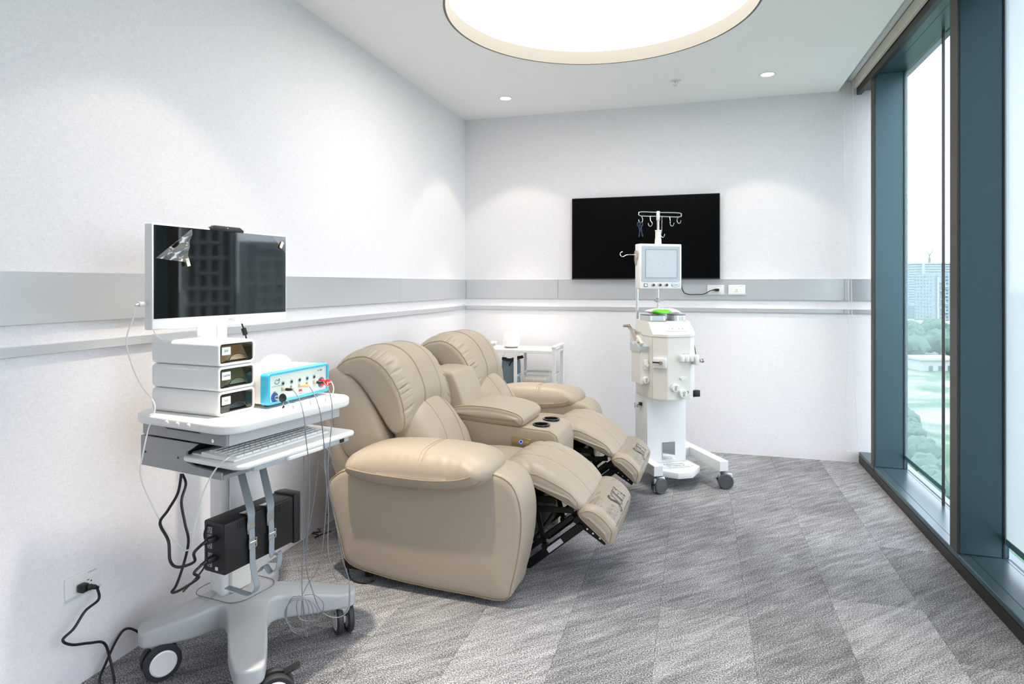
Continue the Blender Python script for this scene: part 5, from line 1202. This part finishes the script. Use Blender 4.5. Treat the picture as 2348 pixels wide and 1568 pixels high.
def bubble():
    m = mat('filmed display', rgb(192, 202, 208), .22); nt = m.node_tree; N = nt.nodes; L = nt.links; b = N['Principled BSDF']; tc = N.new('ShaderNodeTexCoord')
    v = N.new('ShaderNodeTexVoronoi'); v.inputs['Scale'].default_value = 150; L.new(tc.outputs['Object'], v.inputs['Vector'])
    n1 = N.new('ShaderNodeTexNoise'); n1.inputs['Scale'].default_value = 14; L.new(tc.outputs['Object'], n1.inputs['Vector'])
    mu = N.new('ShaderNodeMath'); mu.operation = 'MULTIPLY'; L.new(v.outputs['Distance'], mu.inputs[0]); L.new(n1.outputs['Fac'], mu.inputs[1])
    bp = N.new('ShaderNodeBump'); bp.inputs['Strength'].default_value = .9; bp.inputs['Distance'].default_value = .003; L.new(mu.outputs[0], bp.inputs['Height']); L.new(bp.outputs['Normal'], b.inputs['Normal']); return m
bm = B(); bx(bm, -.112, .118, -.0045, -.003, 1.332, 1.522); obj('display_screen', bm, bubble(), dm, smooth=False)
bm = B(); tube(bm, [(-.112, -.0045, 1.332), (.118, -.0045, 1.332), (.118, -.0045, 1.522), (-.112, -.0045, 1.522)], .0014, 5, closed=True, smooth=0); obj('screen_joint', bm, mat('slate joint', rgb(110, 124, 130), .4), dm)
bm = B(); bx(bm, -.125, -.097, -.003, .001, 1.271, 1.293, .001, 1); sw = obj('power_switch', bm, mat('slate switch', rgb(88, 106, 118), .4), dm)
bm = B(); bx(bm, -.120, -.102, -.0045, -.002, 1.275, 1.289, .001, 1); obj('switch_rocker', bm, M_WHITE, sw)
for x in (-.058, -.010, .038):
    bm = B(); cyl(bm, (x, .001, 1.283), (x, -.014, 1.283), .0105, .0095, 24, bev=.0015); k = obj('display_knob', bm, mat('warm grey knob', rgb(180, 176, 168), .4), dm)
    bm = B(); cyl(bm, (x, -.014, 1.283), (x, -.017, 1.283), .0085, n=20); obj('knob_cap', bm, mat('dark knob', rgb(58, 66, 68), .4), k)
bm = B(); tube(bm, [(.108+.030*math.cos(a*PI/10), -.0008, 1.283+.0135*math.sin(a*PI/10)) for a in range(6, 23)], [.0003+.0013*math.sin(PI*i/16) for i in range(17)], 5, smooth=0)
tube(bm, [(.082, -.0008, 1.291), (.080, -.0008, 1.283), (.088, -.0008, 1.274)], .003, 5, smooth=0); obj('maker_oval', bm, mat('logo blue', rgb(96, 152, 178), .4), dm)
text('KM-9000', .0095, basis((.108, -.0006, 1.283), (1, 0, 0), (0, 0, 1)), mat('logo blue', (0, 0, 0)), dm, 'maker_lettering', shear=.2, bold=.0002)
bm = B(); prism(bm, [(-.035, 1.515), (.0, 1.518), (.012, 1.50), (.010, 1.45), (.0, 1.425), (-.012, 1.415), (-.020, 1.425), (-.022, 1.455), (-.045, 1.470), (-.050, 1.50)][:], -.163, -.155, lambda x, y, z: (z, x+.06, y), bev=.002); hb = obj('swing_bracket', bm, M_STEEL, dm)
bm = B(); tube(bm, [(-.163, .06, 1.488), (-.205, .065, 1.488), (-.225, .068, 1.484), (-.238, .07, 1.476), (-.252, .072, 1.476), (-.262, .074, 1.488), (-.258, .074, 1.502), (-.246, .072, 1.508)], .0027, 8); obj('side_hook', bm, M_CHROME, hb)
# drip hooks
bm = B(); Z1, Z2 = 1.777, 1.750
tube(bm, [(-.125, .04, Z1), (0, .04, Z1), (.155, .04, Z1), (.172, .04, (Z1+Z2)/2), (.155, .04, Z2), (0, .04, Z2), (-.125, .04, Z2), (-.142, .04, (Z1+Z2)/2)], .0032, 8, closed=True, smooth=6); hk = obj('hook_bar', bm, M_CHROME, iv)
bm = B(); cyl(bm, (0, .04, 1.722), (0, .04, 1.785), .0115, n=24, bev=.002); obj('hook_bar_clamp', bm, mat('pale clamp', rgb(220, 218, 210), .35), hk)
for x, z, sg, yy in ((-.120, 1.715, -1, .04), (-.060, 1.690, -1, .02), (.028, 1.620, 1, .045), (.085, 1.695, 1, .02), (.148, 1.717, 1, .04)):
    bm = B(); tube(bm, [(x, .04, Z2), (x, (.04+yy)/2, z+.028), (x-sg*.006, yy, z+.012), (x-sg*.004, yy, z-.003), (x+sg*.008, yy, z-.012), (x+sg*.020, yy, z-.004), (x+sg*.023, yy, z+.010)], .0025, 8); obj('drip_hook', bm, M_CHROME, hk)
bm = B(); cyl(bm, (0, .04, 1.165), (0, .04, 1.195), .0125, n=20); cyl(bm, (-.012, .04, 1.180), (-.024, .04, 1.180), .009, n=16); cyl(bm, (.012, .04, 1.180), (.050, .04, 1.180), .0045, n=12); obj('pole_clamp', bm, mat('pole clamp grey', rgb(170, 172, 168), .4), iv)
VMx = Matrix.Translation(VO) @ Matrix.Rotation(VR, 4, 'Z')
# clamps hanging on the left hook
cp_ = thing('tube_clamps', 'dark navy ring-handled clamp scissors hanging on the leftmost drip hook', 'clamp scissors', VMx @ Vector((-.138, .034, 1.712)), VR)
M_NV = mat('navy plastic', rgb(16, 44, 74), .35)
for dx, an in ((-.004, -.25), (.006, .10)):
    bm = B(); R = Matrix.Rotation(an, 4, 'Y')
    for sx_ in (-.010, .010):
        tube(bm, [R @ Vector((sx_+dx+.009*math.cos(a*PI/6), 0, -.018+.013*math.sin(a*PI/6))) for a in range(12)], .0022, 6, closed=True, smooth=3)
        tube(bm, [R @ Vector((sx_+dx, 0, -.031)), R @ Vector((sx_*.4+dx, 0, -.055)), R @ Vector((-sx_*.2+dx, 0, -.088)), R @ Vector((-sx_*.1+dx, 0, -.105))], .0028, 6, smooth=4)
    obj('clamp', bm, M_NV, cp_)
# packet on top of the pump heads
wp = thing('wipes_packet', 'green and white soft packet lying on top of the treatment machine', 'packet', VMx @ Vector((-.01, -.05, 1.089)), VR+.25)
def pmat():
    m = mat('green white print', rgb(240, 240, 238), .3); nt = m.node_tree; N = nt.nodes; L = nt.links; b = N['Principled BSDF']; tc = N.new('ShaderNodeTexCoord'); sp = N.new('ShaderNodeSeparateXYZ'); L.new(tc.outputs['Object'], sp.inputs[0])
    n1 = N.new('ShaderNodeTexNoise'); n1.inputs['Scale'].default_value = 18; L.new(tc.outputs['Object'], n1.inputs['Vector'])
    r = N.new('ShaderNodeMath'); r.operation = 'MULTIPLY_ADD'; L.new(n1.outputs['Fac'], r.inputs[0]); r.inputs[1].default_value = .06; L.new(sp.outputs[1], r.inputs[2])
    x2 = N.new('ShaderNodeMath'); x2.operation = 'MULTIPLY_ADD'; L.new(sp.outputs[0], x2.inputs[0]); x2.inputs[1].default_value = .3; L.new(r.outputs[0], x2.inputs[2])
    cr = N.new('ShaderNodeValToRGB'); cr.color_ramp.interpolation = 'CONSTANT'; e = cr.color_ramp.elements; e[0].position = 0; e[0].color = (*rgb(96, 206, 30), 1); e[1].position = .02; e[1].color = (*rgb(246, 244, 244), 1)
    mp = N.new('ShaderNodeMath'); mp.operation = 'MULTIPLY_ADD'; L.new(x2.outputs[0], mp.inputs[0]); mp.inputs[1].default_value = 1; mp.inputs[2].default_value = .046
    L.new(mp.outputs[0], cr.inputs[0]); L.new(cr.outputs[0], b.inputs['Base Color']); return m
bm = B(); NX, NY = 26, 18; top = []; bot = []
for i in range(NX+1):
    u = -1+2*i/NX; rt_ = []; rb_ = []
    for j in range(NY+1):
        v = -1+2*j/NY; h_ = (1-abs(u)**3)**.6*(1-abs(v)**3)**.6 if abs(u) < 1 and abs(v) < 1 else 0
        x = u*.115*(1-.06*v*v); y = v*.065*(1-.07*u*u); wr = .002*math.sin(u*11+v*5)*math.sin(v*9)*h_
        rt_.append(bm.verts.new((x, y, .016+.024*h_+wr+.006*(1-h_)*math.sin(u*5)))); rb_.append(bm.verts.new((x, y, .0145-.0135*h_+.006*(1-h_)*math.sin(u*5))))
    top.append(rt_); bot.append(rb_)
for i in range(NX):
    for j in range(NY): bm.faces.new((top[i][j], top[i+1][j], top[i+1][j+1], top[i][j+1])); bm.faces.new((bot[i][j], bot[i][j+1], bot[i+1][j+1], bot[i+1][j]))
for i in range(NX): bm.faces.new((top[i][0], bot[i][0], bot[i+1][0], top[i+1][0])); bm.faces.new((top[i][NY], top[i+1][NY], bot[i+1][NY], bot[i][NY]))
for j in range(NY): bm.faces.new((top[0][j], top[0][j+1], bot[0][j+1], bot[0][j])); bm.faces.new((top[NX][j], bot[NX][j], bot[NX][j+1], top[NX][j+1]))
obj('pouch', bm, pmat(), wp, ang=60)

# ================================================================== THE WHITE TROLLEY IN THE CORNER
tl = thing('white_trolley', 'white metal trolley with wire baskets in the room corner behind the sofa', 'trolley', (-1.31, 4.81, 0))
def post(x, y, z1): 
    bm = B(); bx(bm, x-.0135, x+.0135, y-.011, y+.011, .06, z1, .002, 1); obj('post', bm, M_WHITEM, tl)
    bm = B(); cyl(bm, (x, y, .0), (x, y, .05), .022, n=16); cyl(bm, (x, y, .045), (x, y, .065), .008, n=10); obj('foot', bm, M_GREY, tl)
for x in (.272, -.295): post(x, -.15, .812 if x > 0 else .812); post(x, .15, .812)
for y in (-.15, .15):
    bm = B(); bx(bm, -.030-.0115, -.030+.0115, y-.011, y+.011, .06, .765, .002, 1); obj('post', bm, M_WHITEM, tl)
    bm = B(); cyl(bm, (-.03, y, 0), (-.03, y, .062), .018, n=14); obj('foot', bm, M_GREY, tl)
bm = B(); bx(bm, -.28, .262, -.160, .160, .765, .787, .002, 1); obj('top_shelf', bm, M_WHITEM, tl)
bm = B(); bx(bm, .254, .290, -.165, .165, .806, .820, .002, 1); bx(bm, .262, .282, -.15, .15, .764, .779, .001, 1); obj('end_rail', bm, M_WHITEM, tl)
bm = B(); bx(bm, -.313, -.277, -.165, .165, .806, .820, .002, 1); obj('end_rail', bm, M_WHITEM, tl)
bm = B(); zt, zb = .588, .515; x0, x1, y0, y1 = -.025, .262, -.145, .145
tube(bm, [(x0, y0, zt), (x1, y0, zt), (x1, y1, zt), (x0, y1, zt)], .003, 6, closed=True, smooth=0); tube(bm, [(x0+.02, y0+.02, zb), (x1-.02, y0+.02, zb), (x1-.02, y1-.02, zb), (x0+.02, y1-.02, zb)], .002, 5, closed=True, smooth=0)
bx(bm, x0, x1, y1, y1+.006, zt-.010, zt+.006)
for k in range(13):
    x = x0+.01+(x1-x0-.02)*k/12; tube(bm, [(x, y0, zt), (x, y0+.02, zb), (x, y1-.02, zb), (x, y1, zt)], .0012, 4, smooth=0)
for k in range(9):
    y = y0+.02+(y1-y0-.04)*k/8; tube(bm, [(x0, y, zt), (x0+.02, y, zb), (x1-.02, y, zb), (x1, y, zt)], .0012, 4, smooth=0)
obj('wire_basket', bm, M_WHITEM, tl)
bm = B(); softslab(bm, rrect(.20, .17, .03, 5), 0, .05, .02, lambda x, y, z: (x+.10, y, z+.518)); 
o = obj('folded_cloth', bm, mat('pale cloth', rgb(206, 202, 190), .9), None); o.location = (-1.31, 4.81, 0); tag(o, 'pale folded cloth lying in the wire basket of the white trolley', 'cloth')
# rounded white device on the trolley
hv = thing('dome_device', 'rounded white dome device standing on the white trolley in the corner', 'appliance', (-1.415, 4.80, .7872))
bm = B(); pr = [(0, 0), (.045, 0), (.052, .004)]; lathe(bm, pr+[(.052, .012), (0, .012)], (0, 0, 0), n=36); obj('foot_ring', bm, mat('grey ring', rgb(150, 152, 156), .4), hv)
bm = B(); lathe(bm, [(0, .012), (.056, .012), (.064, .020), (.068, .034), (.0675, .055), (.063, .085), (.054, .112), (.044, .124), (.030, .129), (0, .130)], (0, 0, 0), n=44); obj('dome_body', bm, M_WHITE, hv)
# hanging bag
hb_ = thing('hanging_bag', 'grey fabric bag with black straps hanging from hooks under the trolley top', 'bag', (-1.392, 4.79, .765))
bm = B(); pts_ = [(-.095, -.052), (.030, -.055), (.050, -.045), (.045, -.35), (-.085, -.35)]
prof = [(-.09, -.06), (-.05, -.066), (0, -.060), (.045, -.066), (.052, -.20), (.040, -.36), (-.03, -.365), (-.09, -.36), (-.097, -.2)]
P = Pillow(prof, -.035, .035, .03, N=70, ny=14, disp=lambda u, t, p: .003*math.sin(p.x*160)); P.build(bm); obj('bag_body', bm, mat('grey blue fabric', rgb(118, 134, 146), .9, var=.18, vscale=120), hb_)
bm = B(); ribbon(bm, [(-.085, -.036, -.060), (-.02, -.040, -.070), (.035, -.040, -.052), (.070, -.036, -.046), (.088, -.034, -.040)], (0, .1, 1), .024, .003); ribbon(bm, [(.03, -.041, -.065), (-.010, -.043, -.088), (-.022, -.043, -.120), (-.020, -.043, -.155)], (1, 0, 0), .010, .002); obj('bag_strap', bm, M_BLACK, hb_)
bm = B()
for x in (-.07, .050): tube(bm, [(x, -.02, -.001), (x+.004, -.025, -.018), (x+.002, -.03, -.034), (x-.006, -.03, -.044), (x-.010, -.028, -.034)], .0013, 5)
obj('hook', bm, M_CHROME, hb_)
